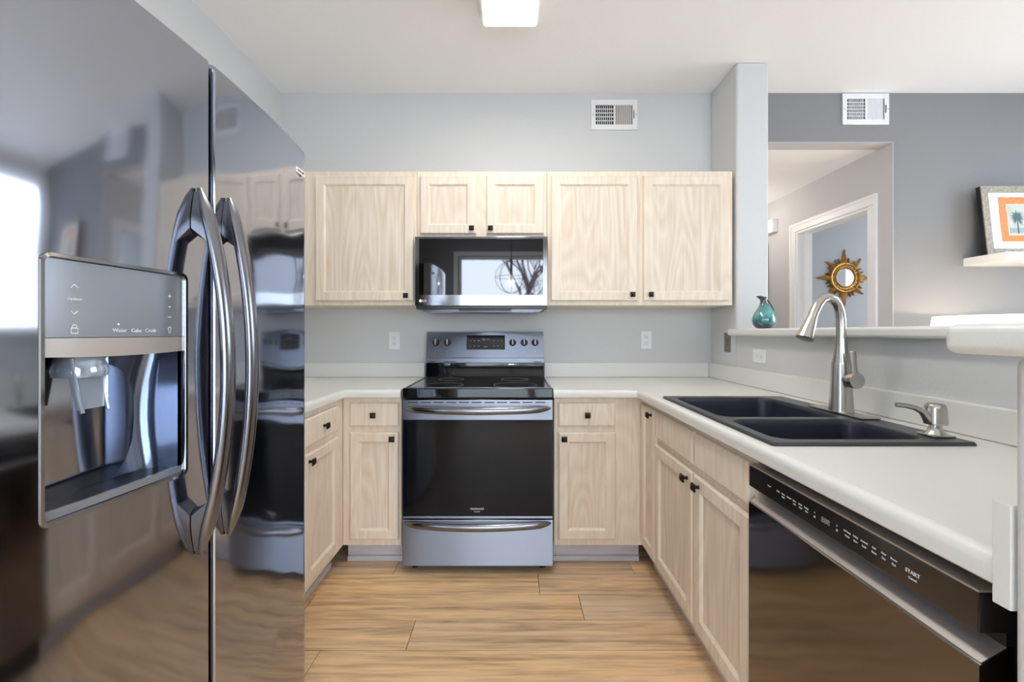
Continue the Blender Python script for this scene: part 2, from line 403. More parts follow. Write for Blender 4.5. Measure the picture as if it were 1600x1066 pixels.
# plank floor: one mesh, planks as faces with a tone attribute
def build_floor():
    W = .178; y0 = 2.227; vs = []; fs = []; tones = []
    seams = {0: [-.597-1.22, -.597, .623, 1.84, 3.06, 4.3], -1: [-1.09, .133, 1.353, 2.57, 3.8], -2: [-.91, .31, 1.53, 2.75, 3.97],
             -3: [-1.62, -.405, .815, 2.03, 3.25], -4: [-.733, .487+.5, 1.7, 2.9, 4.1]}
    tn = {(0, 1): .45, (0, 2): .4, (-1, 1): .95, (-1, 2): .58, (-2, 1): .82, (-2, 2): .18, (-3, 1): .72, (-3, 2): .55, (-4, 1): .78, (-4, 0): .7}
    rnd = random.Random(3); g = .0013
    for k in range(-26, 15):
        ya, yb = y0+k*W, y0+(k+1)*W
        s = seams.get(k)
        if s is None:
            s = [XL-1.4+rnd.random()*1.2]
            while s[-1] < 5.2: s.append(s[-1]+1.22)
        s = [XL-1.5]+[q for q in s if q > XL-1.5]+[5.3]
        for i in range(len(s)-1):
            xa, xb = max(s[i], XL-.12), min(s[i+1], 4.9)
            if xb-xa < .01: continue
            q = len(vs)
            for z, gg in ((-.012, g), (-.0006, g), (0, g+.0012)):
                vs += [(xa+gg, ya+gg, z), (xb-gg, ya+gg, z), (xb-gg, yb-gg, z), (xa+gg, yb-gg, z)]
            for lv in (0, 4):
                for j in range(4): fs.append((q+lv+j, q+lv+(j+1) % 4, q+lv+4+(j+1) % 4, q+lv+4+j))
            fs.append((q+8, q+9, q+10, q+11))
            t = tn.get((k, i), rnd.uniform(.3, .85)); tones += [t]*9
    me = bpy.data.meshes.new('floor'); me.from_pydata(vs, [], fs)
    at = me.attributes.new('tone', 'FLOAT', 'FACE')
    for i, t in enumerate(tones): at.data[i].value = t
    me.materials.append(M['floor'])
    o = bpy.data.objects.new('floor', me); COL.objects.link(o); o['kind'] = 'structure'
    struct('floor_base', MB().box(XL-.12, 4.9, YR-.12, 4.9, -.1, -.008), 'groove')
build_floor()

# windows
def window(name, axis, pos, u0, u1, z0, z1, mull, inward):
    """frame, sash bars and one pane; inward = sign toward the room"""
    def B(ua, ub, za, zb, d0, d1, r=0):
        return MB().box(ua, ub, pos+d0, pos+d1, za, zb, r) if axis == 'y' else MB().box(pos+d0, pos+d1, ua, ub, za, zb, r)
    s = -inward
    fr = []
    c = .07
    for ua, ub, za, zb in ((u0-c, u0, z0-c, z1+c), (u1, u1+c, z0-c, z1+c), (u0, u1, z1, z1+c), (u0, u1, z0-c, z0)):
        fr.append(B(ua, ub, za, zb, inward*.0005, inward*.018))
    for ua, ub, za, zb in ((u0+.001, u0+.05, z0+.001, z1-.001), (u1-.05, u1-.001, z0+.001, z1-.001), (u0+.05, u1-.05, z1-.05, z1-.001), (u0+.05, u1-.05, z0+.001, z0+.05)):
        fr.append(B(ua, ub, za, zb, s*.04, s*.1))
    for q in mull: fr.append(B(q-.03, q+.03, z0+.05, z1-.05, s*.045, s*.095))
    o = part(name, merge(*fr), 'trim'); o['kind'] = 'structure'
    part('pane', B(u0+.04, u1-.04, z0+.04, z1-.04, s*.068, s*.072), 'pane', o)
a, b, c, d = WIN['rear']; window('window_1', 'y', YR, a, b, c, d, [.95], +1)
a, b, c, d = WIN['right']; window('window_2', 'x', XR, a, b, c, d, [1.35], -1)
a, b, c, d = WIN['left']; window('fill_window', 'x', XL, a, b, c, d, [-1.05], +1)  # unseen window, added to brighten the half wall and right cabinets

# door casing of the hall doorway and opening jamb
def casing():
    mb = MB(); w = .07; ya, yb, zt = 3.09, 3.885, 2.10
    prof = lambda y0, y1, z0, z1: (mb.box(HX-.016, HX-.0005, y0, y1, z0, z1, .004))
    prof(ya-w, ya, 0, zt); prof(yb, yb+w, 0, zt); prof(ya-w, yb+w, zt, zt+w)
    mb.box(HX-.022, HX-.001, ya-w-.001, ya-w+.02, 0, zt+w+.001); mb.box(HX-.022, HX-.001, yb+w-.02, yb+w+.001, 0, zt+w+.001); mb.box(HX-.0215, HX-.001, ya-w+.02, yb+w-.02, zt+w-.02, zt+w+.001)
    mb.box(HX-.005, HX+.125, yb-.018, yb-.0005, 0, zt-.018); mb.box(HX-.005, HX+.125, ya+.0005, ya+.018, 0, zt-.018); mb.box(HX-.005, HX+.125, ya, yb, zt-.018, zt-.0005)
    mb.box(HX+.05, HX+.09, yb-.03, yb-.018, 0, zt-.018)
    struct('door_1', mb, 'trim')
casing()
dd = MB().box(HX-.035, HX-.001, 4.31, 4.69, .005, 2.08, .003)
struct('door_2', dd, 'brown')
part('door_handle', MB().lathe([(.012, 0), (.012, .03), (.028, .04), (.028, .055), (.01, .062)], (HX-.035, 4.36, .95), (-1, 0, 0), 16), 'nickel', bpy.data.objects['door_2'])
struct('baseboard_accent', MB().box(HX+.01, XR-.002, YB-.014, YB-.0005, 0, .09, .003), 'trim')
struct('baseboard_hall', MB().box(HX-.013, HX-.0005, YB+.13, 3.0, 0, .09, .003), 'trim')

# ------------------------------------------------------------------ bar ledge on half wall and stub
led = thing('bar_ledge', 'long white laminate bar ledge capping the half wall behind the sink', 'ledge', (1.38, 1.6, 1.193))
mb = MB(); mb.box(1.25, 1.56, .62, PY-.002, 1.2, 1.238, .012, 4)
part('ledge_top', mb, 'counter', led)
mb = MB(); mb.box(.592, 1.309, .415, .608, 1.191, 1.231, .012, 4).box(1.3092, 1.56, .415, .608, 1.2, 1.231, .005, 2)
part('end_cap', mb, 'counter', led)

# ------------------------------------------------------------------ cabinets
def ring_panel(mb, x0, x1, z0, z1, rings):
    """rings [(inset, y)] front = last"""
    rs = [[(x0+i, y, z0+i), (x1-i, y, z0+i), (x1-i, y, z1-i), (x0+i, y, z1-i)] for i, y in rings]
    mb.rings(rs)
    return mb
def knob(parent, x, z, y=-.0195):
    mb = MB()
    mb.lathe([(.0075, 0), (.0065, .004), (.0055, .012), (.0075, .016)], (x, y, z), (0, -1, 0), 12)
    rs = []
    for h, w in ((.015, .009), (.017, .0135), (.021, .0145), (.023, .0125), (.0255, .011), (.030, .002)):
        rs.append([(x-w, y-h, z-w), (x+w, y-h, z-w), (x+w, y-h, z+w), (x-w, y-h, z+w)])
    mb.rings(rs)
    return part('knob', mb, 'knob', parent)
def door(parent, x0, x1, z0, z1, kx=None, kz=None, rail=.052):
    mb = MB()
    # frame of stiles and rails as a ring solid; recessed field separate so that its grain differs
    ring_panel(mb, x0, x1, z0, z1, [(0, -.0005), (0, -.015), (.005, -.0195), (rail-.004, -.0195), (rail-.001, -.018), (rail+.006, -.0095), (rail+.008, -.0085)])
    d = part('door', mb, 'oak', parent)
    i = rail+.008
    pm = MB(); ring_panel(pm, x0+i, x1-i, z0+i, z1-i, [(0, -.0080), (0, -.0086)])
    part('panel', pm, 'oakpanel', d)
    if kx is not None: knob(d, kx, kz)
    return d
def drawer(parent, x0, x1, z0, z1, k=True, name='drawer'):
    mb = MB(); ring_panel(mb, x0, x1, z0, z1, [(0, -.0005), (0, -.013), (.004, -.017), (.009, -.0195)])
    d = part(name, mb, 'oak', parent)
    if k: knob(d, (x0+x1)/2, (z0+z1)/2)
    return d
def body(parent, w, depth, z0, z1, openings, side_top=None, m='oak'):
    """face frame with openings + carcass shell"""
    mb = MB(); grid_plate(mb, [0, w]+[o[0] for o in openings]+[o[1] for o in openings], [z0, z1]+[o[2] for o in openings]+[o[3] for o in openings], openings, 0, .019, lambda u, d, z: (u, d, z))
    part('face_frame', mb, m, parent)
    c = MB(); t = .016
    st = side_top or z1; c.box(0, t, .0195, depth, z0, st); c.box(w-t, w, .0195, depth, z0, st); c.box(t, w-t, .0195, depth, z0, z0+t); c.box(t, w-t, depth-.006, depth, z0+t, z1)
    if z0 > 1: c.box(t, w-t, .0195, depth-.006, z1-t, z1)
    part('carcass', c, m, parent)
def upper(name_label, X0, X1, z0, z1, doors):
    t = thing('wall_cabinet', name_label, 'cabinet', (X0, 2.57, 0), 0, 'wall cabinets', local=True)
    body(t, X1-X0, YB-2.57-.002, z0, z1, [(d[0]-X0+.012, d[1]-X0-.012, d[2]+.012, d[3]-.012) for d in doors])
    for d in doors: door(t, d[0]-X0, d[1]-X0, d[2], d[3], d[4]-X0, d[5])
    return t
upper('pale oak wall cabinet with one large door, nearest the refrigerator', XL+.003, -.549, 1.376, 2.155, [(-1.134, -.565, 1.401, 2.124, -.607, 1.43)])
upper('short pale oak wall cabinet with two small doors above the microwave', -.547, .206, 1.769, 2.155, [(-.528, -.203, 1.789, 2.124, -.229, 1.817), (-.144, .185, 1.789, 2.124, -.12, 1.817)])
upper('pale oak wall cabinet with two tall doors, right of the microwave', .208, 1.285, 1.376, 2.155, [(.229, .728, 1.401, 2.124, .697, 1.436), (.765, 1.26, 1.401, 2.124, .803, 1.436)])
tk = None
ZT, ZD0, ZD1, ZB0, ZB1, FR0, FR1 = .855, .733, .855, .150, .703, .115, .881
def base(label, loc, rz, w, drawers=(), doors=(), depth=.6, toe_in=.07, side_top=None):
    t = thing('base_cabinet', label, 'cabinet', loc, rz, 'base cabinets', local=True)
    ops = [(d[0]+.012, d[1]-.012, ZD0+.01, ZD1-.01) for d in drawers]+[(d[0]+.012, d[1]-.012, ZB0+.012, d[4]-.012 if len(d) > 4 else ZB1-.012) for d in doors]
    body(t, w, depth, FR0, FR1, ops, side_top)
    for d in drawers: drawer(t, d[0], d[1], ZD0, ZD1, d[2])
    for d in doors: door(t, d[0], d[1], ZB0, d[4] if len(d) > 4 else ZB1, d[2], d[3], rail=.05 if d[1]-d[0] > .22 else .042)
    tm = MB(); tm.box(0, w, toe_in, toe_in+.015, .001, FR0-.001); tm.box(0, w, toe_in-.012, toe_in-.0005, .0005, .03, .003)
    part('toe_kick', tm, 'toe', t)
    return t
# back run (local x = world x)
base('narrow pale oak base cabinet with one drawer, left of the range', (-.8722, 2.29, 0), 0, .3032, [(.040, .290, True)], [(.040, .290, .261, .672)])
base('pale oak base cabinet with one drawer, right of the range', (.2215, 2.29, 0), 0, .4578, [(.0215, .3145, True)], [(.0215, .3145, .049, .672)])
# left run, facing +X: local u = Y - 1.80
base('pale oak base cabinet with drawer, between the refrigerator and the left corner', (-.873, 1.79, 0), PI/2, .497, [(.045, .395, True)], [(.045, .395, .075, .672)], depth=.62)
# right run, facing -X: local u = Ystart - Y
base('very narrow pale oak base cabinet in the right corner beside the sink cabinet', (.68, 2.288, 0), -PI/2, .243, [], [(.034, .236, .205, .828, ZT)])
t = base('wide pale oak sink base cabinet with two doors below the sink', (.68, 2.043, 0), -PI/2, .828, [(.006, .422, False), (.442, .812, False)], [(.006, .422, .384, .672), (.442, .812, .486, .672)], side_top=.70)

# ------------------------------------------------------------------ countertops
def counter(root, xs, ys, skip, path, ztop=.925, zbot=.883):
    mb = MB(); ok = lambda i, j: 0 <= i < len(xs)-1 and 0 <= j < len(ys)-1 and (i, j) not in skip
    for i in range(len(xs)-1):
        for j in range(len(ys)-1):
            if not ok(i, j): continue
            x0, x1, y0, y1 = xs[i], xs[i+1], ys[j], ys[j+1]
            mb.add([(x0, y0, ztop), (x1, y0, ztop), (x1, y1, ztop), (x0, y1, ztop)], [(0, 1, 2, 3)])
            mb.add([(x0, y0, zbot), (x1, y0, zbot), (x1, y1, zbot), (x0, y1, zbot)], [(3, 2, 1, 0)])
            for di, dj, p, q in ((-1, 0, (x0, y0), (x0, y1)), (1, 0, (x1, y0), (x1, y1)), (0, -1, (x0, y0), (x1, y0)), (0, 1, (x0, y1), (x1, y1))):
                if not ok(i+di, j+dj): mb.add([(*p, zbot), (*q, zbot), (*q, ztop), (*p, ztop)], [(0, 1, 2, 3)])
    o = part('slab', mb, 'counter', root)
    prof = [(0, ztop), (.005, ztop-.0003), (.011, ztop-.0025), (.016, ztop-.007), (.0192, ztop-.013), (.02, ztop-.02), (.02, zbot+.004), (.0165, zbot), (0, zbot)]
    rs = [[(p[0]+d[0]*o_, p[1]+d[1]*o_, z) for o_, z in prof] for p, d in path]
    part('front_edge', MB().rings(rs), 'counter', root, ang=50)
CY = 2.27
ctl = thing('countertop', 'white laminate countertop in the left corner, between refrigerator and range', 'countertop', (-1.1, 2.5, .883))
counter(ctl, [XL+.001, -.868, -.5655], [1.46, CY, 2.898], {(1, 0)}, [((-.5655, CY), (0, -1)), ((-.868, CY), (1, -1)), ((-.868, 1.46), (1, 0))])
mb = MB(); mb.box(XL+.022, -.5655, 2.879, 2.899, .9255, 1.02, .004); part('backsplash', mb, 'counter', ctl)
mb = MB(); mb.box(XL+.001, XL+.021, 1.46, 2.899, .9255, 1.02, .004); part('side_splash', mb, 'counter', ctl)
ctr = thing('countertop', 'long white laminate countertop around the sink, right of the range', 'countertop', (1.0, 1.6, .883))
counter(ctr, [.2155, .66, .692, 1.188, 1.309], [.5875, 1.158, 1.953, CY, 2.898], {(0, 0), (0, 1), (0, 2), (2, 1)}, [((.2155, CY), (0, -1)), ((.66, CY), (-1, -1)), ((.66, .5875), (-1, 0))])
mb = MB(); mb.box(.2155, 1.288, 2.879, 2.899, .9255, 1.02, .004); part('backsplash', mb, 'counter', ctr)
mb = MB(); mb.box(1.289, 1.309, .5875, 2.899, .9255, 1.02, .006, 3); part('side_splash', mb, 'counter', ctr)
mb = MB(); mb.box(.6385, 1.288, .565, .587, .862, .998, .0015); part('end_splash', mb, 'counter', ctr)

# ------------------------------------------------------------------ sink
def rrect(cx, cy, hx, hy, r, z, n=6):
    pts = []
    for sx, sy, a0 in ((1, 1, 0), (-1, 1, PI/2), (-1, -1, PI), (1, -1, 1.5*PI)):
        for k in range(n+1):
            a = a0+PI/2*k/n
            pts.append((cx+sx*(hx-r)+r*math.cos(a), cy+sy*(hy-r)+r*math.sin(a), z))
    return pts
snk = thing('kitchen_sink', 'dark graphite double-bowl drop-in sink set in the white countertop', 'sink', (.94, 1.555, .925))
SX0, SX1, SY0, SY1, SYM = .675, 1.203, 1.143, 1.967, 1.469
ZR = .935
def half(y0, y1, by0, by1):
    cx, cy, hx, hy = (SX0+SX1)/2, (y0+y1)/2, (SX1-SX0)/2, (y1-y0)/2
    bx0, bx1 = .712, 1.118
    bcx, bcy, bhx, bhy = (bx0+bx1)/2, (by0+by1)/2, (bx1-bx0)/2, (by1-by0)/2
    R = [rrect(bcx, bcy, bhx+.004, bhy+.004, .05, ZR-.001), rrect(bcx, bcy, bhx, bhy, .048, ZR-.005), rrect(bcx, bcy, bhx-.004, bhy-.004, .046, ZR-.02),
         rrect(bcx, bcy, bhx-.012, bhy-.012, .045, .78), rrect(bcx, bcy, bhx-.02, bhy-.02, .05, .745), rrect(bcx, bcy, bhx-.045, bhy-.045, .05, .730),
         rrect(bcx, bcy, .05, .05, .049, .726)]
    return R, (cx, cy, hx, hy)
bowl = MB(); rim = MB()
for y0, y1, by0, by1 in ((SYM, SY1, SYM+.02, SY1-.038), (SY0, SYM, SY0+.038, SYM-.02)):
    R, (cx, cy, hx, hy) = half(y0, y1, by0, by1)
    bowl.rings(R, False, True)
    rim.rings([rrect(cx, cy, hx-.004, hy if 0 else hy, .002, ZR), R[0]], False, False)
n_out = rrect((SX0+SX1)/2, (SY0+SY1)/2, (SX1-SX0)/2-.004, (SY1-SY0)/2, .002, ZR)
C4 = ((SX0+SX1)/2, (SY0+SY1)/2)
rim.rings([rrect(*C4, (SX1-SX0)/2-.004, (SY1-SY0)/2, .002, ZR), rrect(*C4, (SX1-SX0)/2, (SY1-SY0)/2+.004, .006, ZR-.004), rrect(*C4, (SX1-SX0)/2+.001, (SY1-SY0)/2+.005, .006, .9258)], False, False)
part('bowls', bowl, 'sink', snk, ang=60)
part('rim', rim, 'sinkrim', snk)
dr = MB()
for cy_ in ((SYM+.02+SY1-.038)/2, (SY0+.038+SYM-.02)/2):
    dr = MB().lathe([(.045, .0), (.045, .003), (.036, .002), (.034, -.004)], (.915, cy_, .7265), n=20)
    part('drain', dr, 'nickel', snk)

# ------------------------------------------------------------------ faucet and soap dispenser
FXX, FYY = 1.165, 1.56
fct = thing('kitchen_faucet', 'tall brushed nickel gooseneck faucet with side lever at the sink', 'faucet', (FXX, FYY, ZR))
part('deck_plate', MB().box(FXX-.03, FXX+.033, 1.43, 1.69, ZR+.0003, ZR+.0065, .003), 'nickel', fct)
bz = ZR+.0066
part('body', MB().lathe([(.0385, 0), (.0375, .004), (.0345, .05), (.031, .12), (.0292, .165), (.028, .172), (.024, .19), (.019, .225), (.0165, .25), (.0160, .255)], (FXX, FYY, bz), n=32), 'nickel', fct, ang=50)
dx, dy = -.974, -.225
pp = [(0, 1.195), (0, 1.235), (.001, 1.262), (.006, 1.290), (.017, 1.316), (.035, 1.335), (.058, 1.342), (.082, 1.334), (.101, 1.315), (.116, 1.289), (.128, 1.262)]
part('spout', MB().tube([(FXX+dx*u, FYY+dy*u, z) for u, z in pp], .0158, 20, up=(.225, -.974, 0)), 'nickel', fct, ang=50)
hp = [(.124, 1.271), (.131, 1.255), (.141, 1.232), (.151, 1.209), (.1555, 1.1985), (.1562, 1.197)]
part('spray_head', MB().tube([(FXX+dx*u, FYY+dy*u, z) for u, z in hp], [.0163, .0185, .0225, .0268, .0285, .0270], 24, up=(.225, -.974, 0)), 'nickel', fct, ang=50)
hd = Vector((.04, -1, 0)).normalized(); hc = Vector((FXX, FYY, 1.055))
lv = MB().lathe([(.019, .0), (.018, .03), (.017, .045), (.0262, .047), (.0275, .05), (.0275, .068), (.0262, .071)], hc, hd, 28)
e = hc+hd*.06
lv.tube([e+Vector((0, 0, .015)), e+Vector((-.004, 0, .05)), e+Vector((-.010, -.003, .098)), e+Vector((-.010, -.003, .1)) ], [(.0125, .007), (.0105, .0065), (.0115, .0055), (.010, .004)], 12, up=(0, 1, 0))
part('lever_handle', lv, 'nickel', fct, ang=50)
sd = thing('soap_dispenser', 'small brushed nickel soap dispenser at the near end of the sink', 'soap dispenser', (1.167, 1.215, ZR))
part('base_flange', MB().box(1.138, 1.196, 1.186, 1.244, ZR+.0003, ZR+.005, .002).lathe([(.026, 0), (.019, .008), (.0145, .018), (.0135, .026)], (1.167, 1.215, ZR+.005), n=20), 'nickel', sd, ang=50)
part('pump_head', MB().lathe([(.018, 0), (.0255, .001), (.0262, .006), (.0240, .045), (.0215, .054), (.017, .057), (.002, .058)], (1.167, 1.215, ZR+.031), n=24), 'nickel', sd, ang=50)
part('nozzle', MB().tube([(1.15, 1.215, .982), (1.141, 1.215, .992), (1.128, 1.214, 1.003), (1.105, 1.212, 1.013), (1.08, 1.21, 1.0185), (1.052, 1.208, 1.0215)],
     [(.016, .014), (.013, .011), (.009, .008), (.007, .006), (.0065, .005), (.006, .004)], 12, up=(0, 1, 0)), 'nickel', sd, ang=50)

# ------------------------------------------------------------------ refrigerator
def fx(y): return -(.628+(y-1.02)**2/6.0+.32*max(0, .68-y)**2)
FY0, FYG0, FYG1, FY1 = .50, .922, .934, 1.405
FZ0, FZ1 = .06, 1.787
fr = thing('refrigerator', 'large black stainless side-by-side refrigerator with bowed handles and ice dispenser', 'refrigerator', (-1.05, .95, 0))
part('cabinet_body', MB().box(-1.49, -.715, FY0+.002, FY1-.002, .03, 1.765, .006), 'darkmetal', fr)
mb = MB()
for y in (.56, 1.34):
    for x in (-1.42, -.80): part('foot', MB().lathe([(.02, 0), (.02, .029)], (x, y, 0.0005), n=10), 'blackplastic', fr)
part('base_grille', MB().box(-.72, -.70, FY0+.01, FY1-.01, .032, .058, .002), 'blackplastic', fr)
mb = MB()
for y in (FY0+.03, FY1-.03): part('hinge_cover', MB().box(-.78, -.715, y-.02, y+.02, 1.7655, 1.783, .004), 'blackplastic', fr)
DY0, DY1, DZ0, DZ1 = .618, .856, .947, 1.329
def fridge_door(y0, y1, hole=None, bx=-.712):
    """door with bowed front, rounded vertical edges; hole=(ya,yb,za,zb)"""
    r = .016
    ys = [y0, y0+.001, y0+.004, y0+.009, y0+r]
    inner = [y0+r+(y1-y0-2*r)*k/26 for k in range(1, 26)]
    if hole: inner = sorted(set([q for q in inner if min(abs(q-hole[0]), abs(q-hole[1])) > .006]+[hole[0], hole[1]]))
    ys += inner+[y1-r, y1-.009, y1-.004, y1-.001, y1]
    def X(y):
        d = min(y-y0, y1-y)
        if (y-y0 < .02 and y0 > .9) or (y1-y < .02 and y1 < .95): d = d*5
        k = 0 if d >= r else r-math.sqrt(max(0, r*r-(r-d)**2))
        return fx(y)-k
    zs = [FZ0, FZ0+.003, FZ0+.012]+[FZ0+.012+(FZ1-FZ0-.024)*k/30 for k in range(1, 30)]+[FZ1-.012, FZ1-.003, FZ1]
    if hole: zs = sorted(set([q for q in zs if min(abs(q-hole[2]), abs(q-hole[3])) > .008]+[hole[2], hole[3]]))
    mb = MB(); n = len(ys); vs = []
    for z in zs:
        e = min(z-FZ0, FZ1-z); kz = 0 if e >= .006 else .006-math.sqrt(max(0, .006**2-(.006-e)**2))
        vs += [(X(y)-kz, y, z) for y in ys]
    fs = []
    for j in range(len(zs)-1):
        for i in range(n-1):
            cy, cz = (ys[i]+ys[i+1])/2, (zs[j]+zs[j+1])/2
            if hole and hole[0] < cy < hole[1] and hole[2] < cz < hole[3]: continue
            fs.append((j*n+i, j*n+i+1, (j+1)*n+i+1, (j+1)*n+i))
    mb.add(vs, fs)
    # sides, top, bottom, back
    L = len(zs)
    def strip(front, back): mb.add(front+back, [(i, i+1, len(front)+i+1, len(front)+i) for i in range(len(front)-1)])
    strip([vs[j*n] for j in range(L)], [(bx, y0, z) for z in zs]); strip([vs[j*n+n-1] for j in range(L)], [(bx, y1, z) for z in zs])
    strip([vs[i] for i in range(n)], [(bx, y, FZ0) for y in ys]); strip([vs[(L-1)*n+i] for i in range(n)], [(bx, y, FZ1) for y in ys])
    mb.add([(bx, y0, FZ0), (bx, y1, FZ0), (bx, y1, FZ1), (bx, y0, FZ1)], [(0, 1, 2, 3)])
    return mb
frz = part('freezer_door', fridge_door(FY0, FYG0, (DY0, DY1, DZ0, DZ1), bx=-.7135), 'blackss', fr, ang=50)
frd = part('fridge_door', fridge_door(FYG1, FY1, bx=-.7135), 'blackss', fr, ang=50)
part('door_gasket', MB().box(-.7135, -.66, FYG0+.0003, FYG1-.0003, FZ0+.01, FZ1-.006), 'blackplastic', fr)
def fridge_handle(parent, yc, z0, z1, so):
    N = 34; path = []; rad = []
    for k in range(N+1):
        t = k/N; z = z0+(z1-z0)*t; s = (1-(2*t-1)**2)
        path.append((fx(yc)+.004+so*(s**.85), yc, z))
        e = min(t, 1-t)
        w = .017*min(1, .25+(e/.11)**.8) if e < .11 else .017
        rad.append((w, max(.004, min(.0115, .004+.0075*e/.08))))
    hb = part('handle', MB().tube(path, rad, 18, up=(0, 1, 0)), 'sshandle', parent, ang=60)
    # mounting posts
    m2 = MB()
    for zz in (z0+.035, z1-.035):
        m2.box(fx(yc)+.0005, fx(yc)+.022, yc-.010, yc+.010, zz-.028, zz+.028, .005)
    part('handle_mount', m2, 'sshandle', hb)
    return hb
# tube side/up axes: side along x, normal along y -> widths swapped by up=(0,1,0)
def fridge_handle2(parent, yc, z0, z1, so):
    N = 40; rs = []; ns = 20
    for k in range(N+1):
        t = k/N; z = z0+(z1-z0)*t; s = 1-(2*t-1)**2
        x = fx(yc)+.006+so*(s**.9)
        e = min(t, 1-t)
        wy = .0175*min(1, .12+(e/.10)**.6) if e < .10 else .0175
        wx = min(.0115, .005+.0065*e/.07)
        dz = -(2*(2*t-1))*2*so/(z1-z0)/1.0
        rs.append([(x+wx*math.cos(2*PI*i/ns), yc+wy*math.sin(2*PI*i/ns), z-dz*wx*math.cos(2*PI*i/ns)*.5) for i in range(ns)])
    hb = part('handle', MB().rings(rs), 'sshandle', parent, ang=60)
    m2 = MB()
    for sg in (1, -1):
        rs2 = []
        for k in range(9):
            t = .012+.115*k/8; s_ = 1-(2*t-1)**2; z = z0+(z1-z0)*t if sg > 0 else z1-(z1-z0)*t
            e = t; wy = .0150*min(1, .12+(e/.10)**.6); xe = fx(yc)+.006+so*(s_**.9)
            if k == 8: rs2.append([(fx(yc)+.0006, yc-wy*.5, z), (fx(yc)+.0006, yc+wy*.5, z), (fx(yc)+.002, yc+wy*.5, z), (fx(yc)+.002, yc-wy*.5, z)])
            else:
                xi = fx(yc)+.0006
                rs2.append([(xi, yc-wy, z), (xi, yc+wy, z), (xe, yc+wy, z+sg*.03*k/8), (xe, yc-wy, z+sg*.03*k/8)])
        part('handle_mount', MB().rings(rs2), 'sshandle', hb)
fridge_handle2(frz, .884, .775, 1.508, .058)
fridge_handle2(frd, .972, .775, 1.515, .052)
# badge
bd = part('badge', MB().box(fx(1.345)+.0008, fx(1.345)+.004, 1.318, 1.372, 1.700, 1.716, .001), 'plastic', frd, 'small chrome brand badge')
part('lettering', text_mb('FRIGIDAIRE', .0085, (fx(1.345)+.0046, 1.345, 1.708), (0, 1, 0), (0, 0, 1)), 'slot', bd)
# dispenser
dis = part('dispenser', MB().add([], []), 'dispenser', frz) if False else None
def rring(ya, yb, za, zb, r, off, n=5):
    pts = []
    for sy, sz, a0 in ((1, 1, 0), (-1, 1, PI/2), (-1, -1, PI), (1, -1, 1.5*PI)):
        cy = yb-r if sy > 0 else ya+r; cz = zb-r if sz > 0 else za+r
        for k in range(n+1):
            a_ = a0+PI/2*k/n; y = cy+r*math.cos(a_); z = cz+r*math.sin(a_)
            pts.append((fx(y)+off, y, z))
    return pts
tr = MB().rings([rring(DY0-.005, DY1+.005, DZ0-.005, DZ1+.005, .014, .0004), rring(DY0-.004, DY1+.004, DZ0-.004, DZ1+.004, .013, .0028),
                 rring(DY0+.001, DY1-.001, DZ0+.001, DZ1-.001, .010, .0022), rring(DY0+.003, DY1-.003, DZ0+.003, DZ1-.003, .008, -.004), rring(DY0+.003, DY1-.003, DZ0+.003, DZ1-.003, .008, -.012)], False, False)
disp = part('dispenser_trim', tr, 'mwband', frz, 'polished rim around the ice dispenser', ang=50)
ZP = 1.212; ZC = 1.184
cols = [DY0+.003+(DY1-DY0-.006)*k/12 for k in range(13)]
def strip_panel(za, zb, off, bulge=0, chin=0, back=-.03):
    mb = MB(); rs = []
    for k, y in enumerate(cols):
        t = k/12; c_ = chin*4*t*(1-t)
        x = fx(y)+off+bulge*4*t*(1-t)
        rs.append([(x, y, zb), (x, y, za+c_*0+(-c_)), (fx(y)+back, y, za-c_), (fx(y)+back, y, zb)])
    mb.rings(rs); return mb
cp = part('control_panel', strip_panel(ZP, DZ1-.003, -.004), 'dispenser', frz)
part('chin', strip_panel(ZC, ZP-.001, -.004, .003, .003, back=-.035), 'dwlip', frz)
def on_panel(mbf):
    return mbf
def ptext(s, size, y, z): return text_mb(s, size, (fx(y)-.0032, y, z), (-(2*(y-1.02)/6.0), 1, 0), (0, 0, 1))
def ui_line(p0, p1, w=.0012):
    mb = MB(); (y0, z0), (y1, z1) = p0, p1
    L = math.hypot(y1-y0, z1-z0); ny, nz = -(z1-z0)/L*w/2, (y1-y0)/L*w/2
    X = lambda y: fx(y)-.0033
    return mb.add([(X(y0), y0+ny, z0+nz), (X(y1), y1+ny, z1+nz), (X(y1), y1-ny, z1-nz), (X(y0), y0-ny, z0-nz)], [(0, 1, 2, 3)])
yl = .660; yr = .824
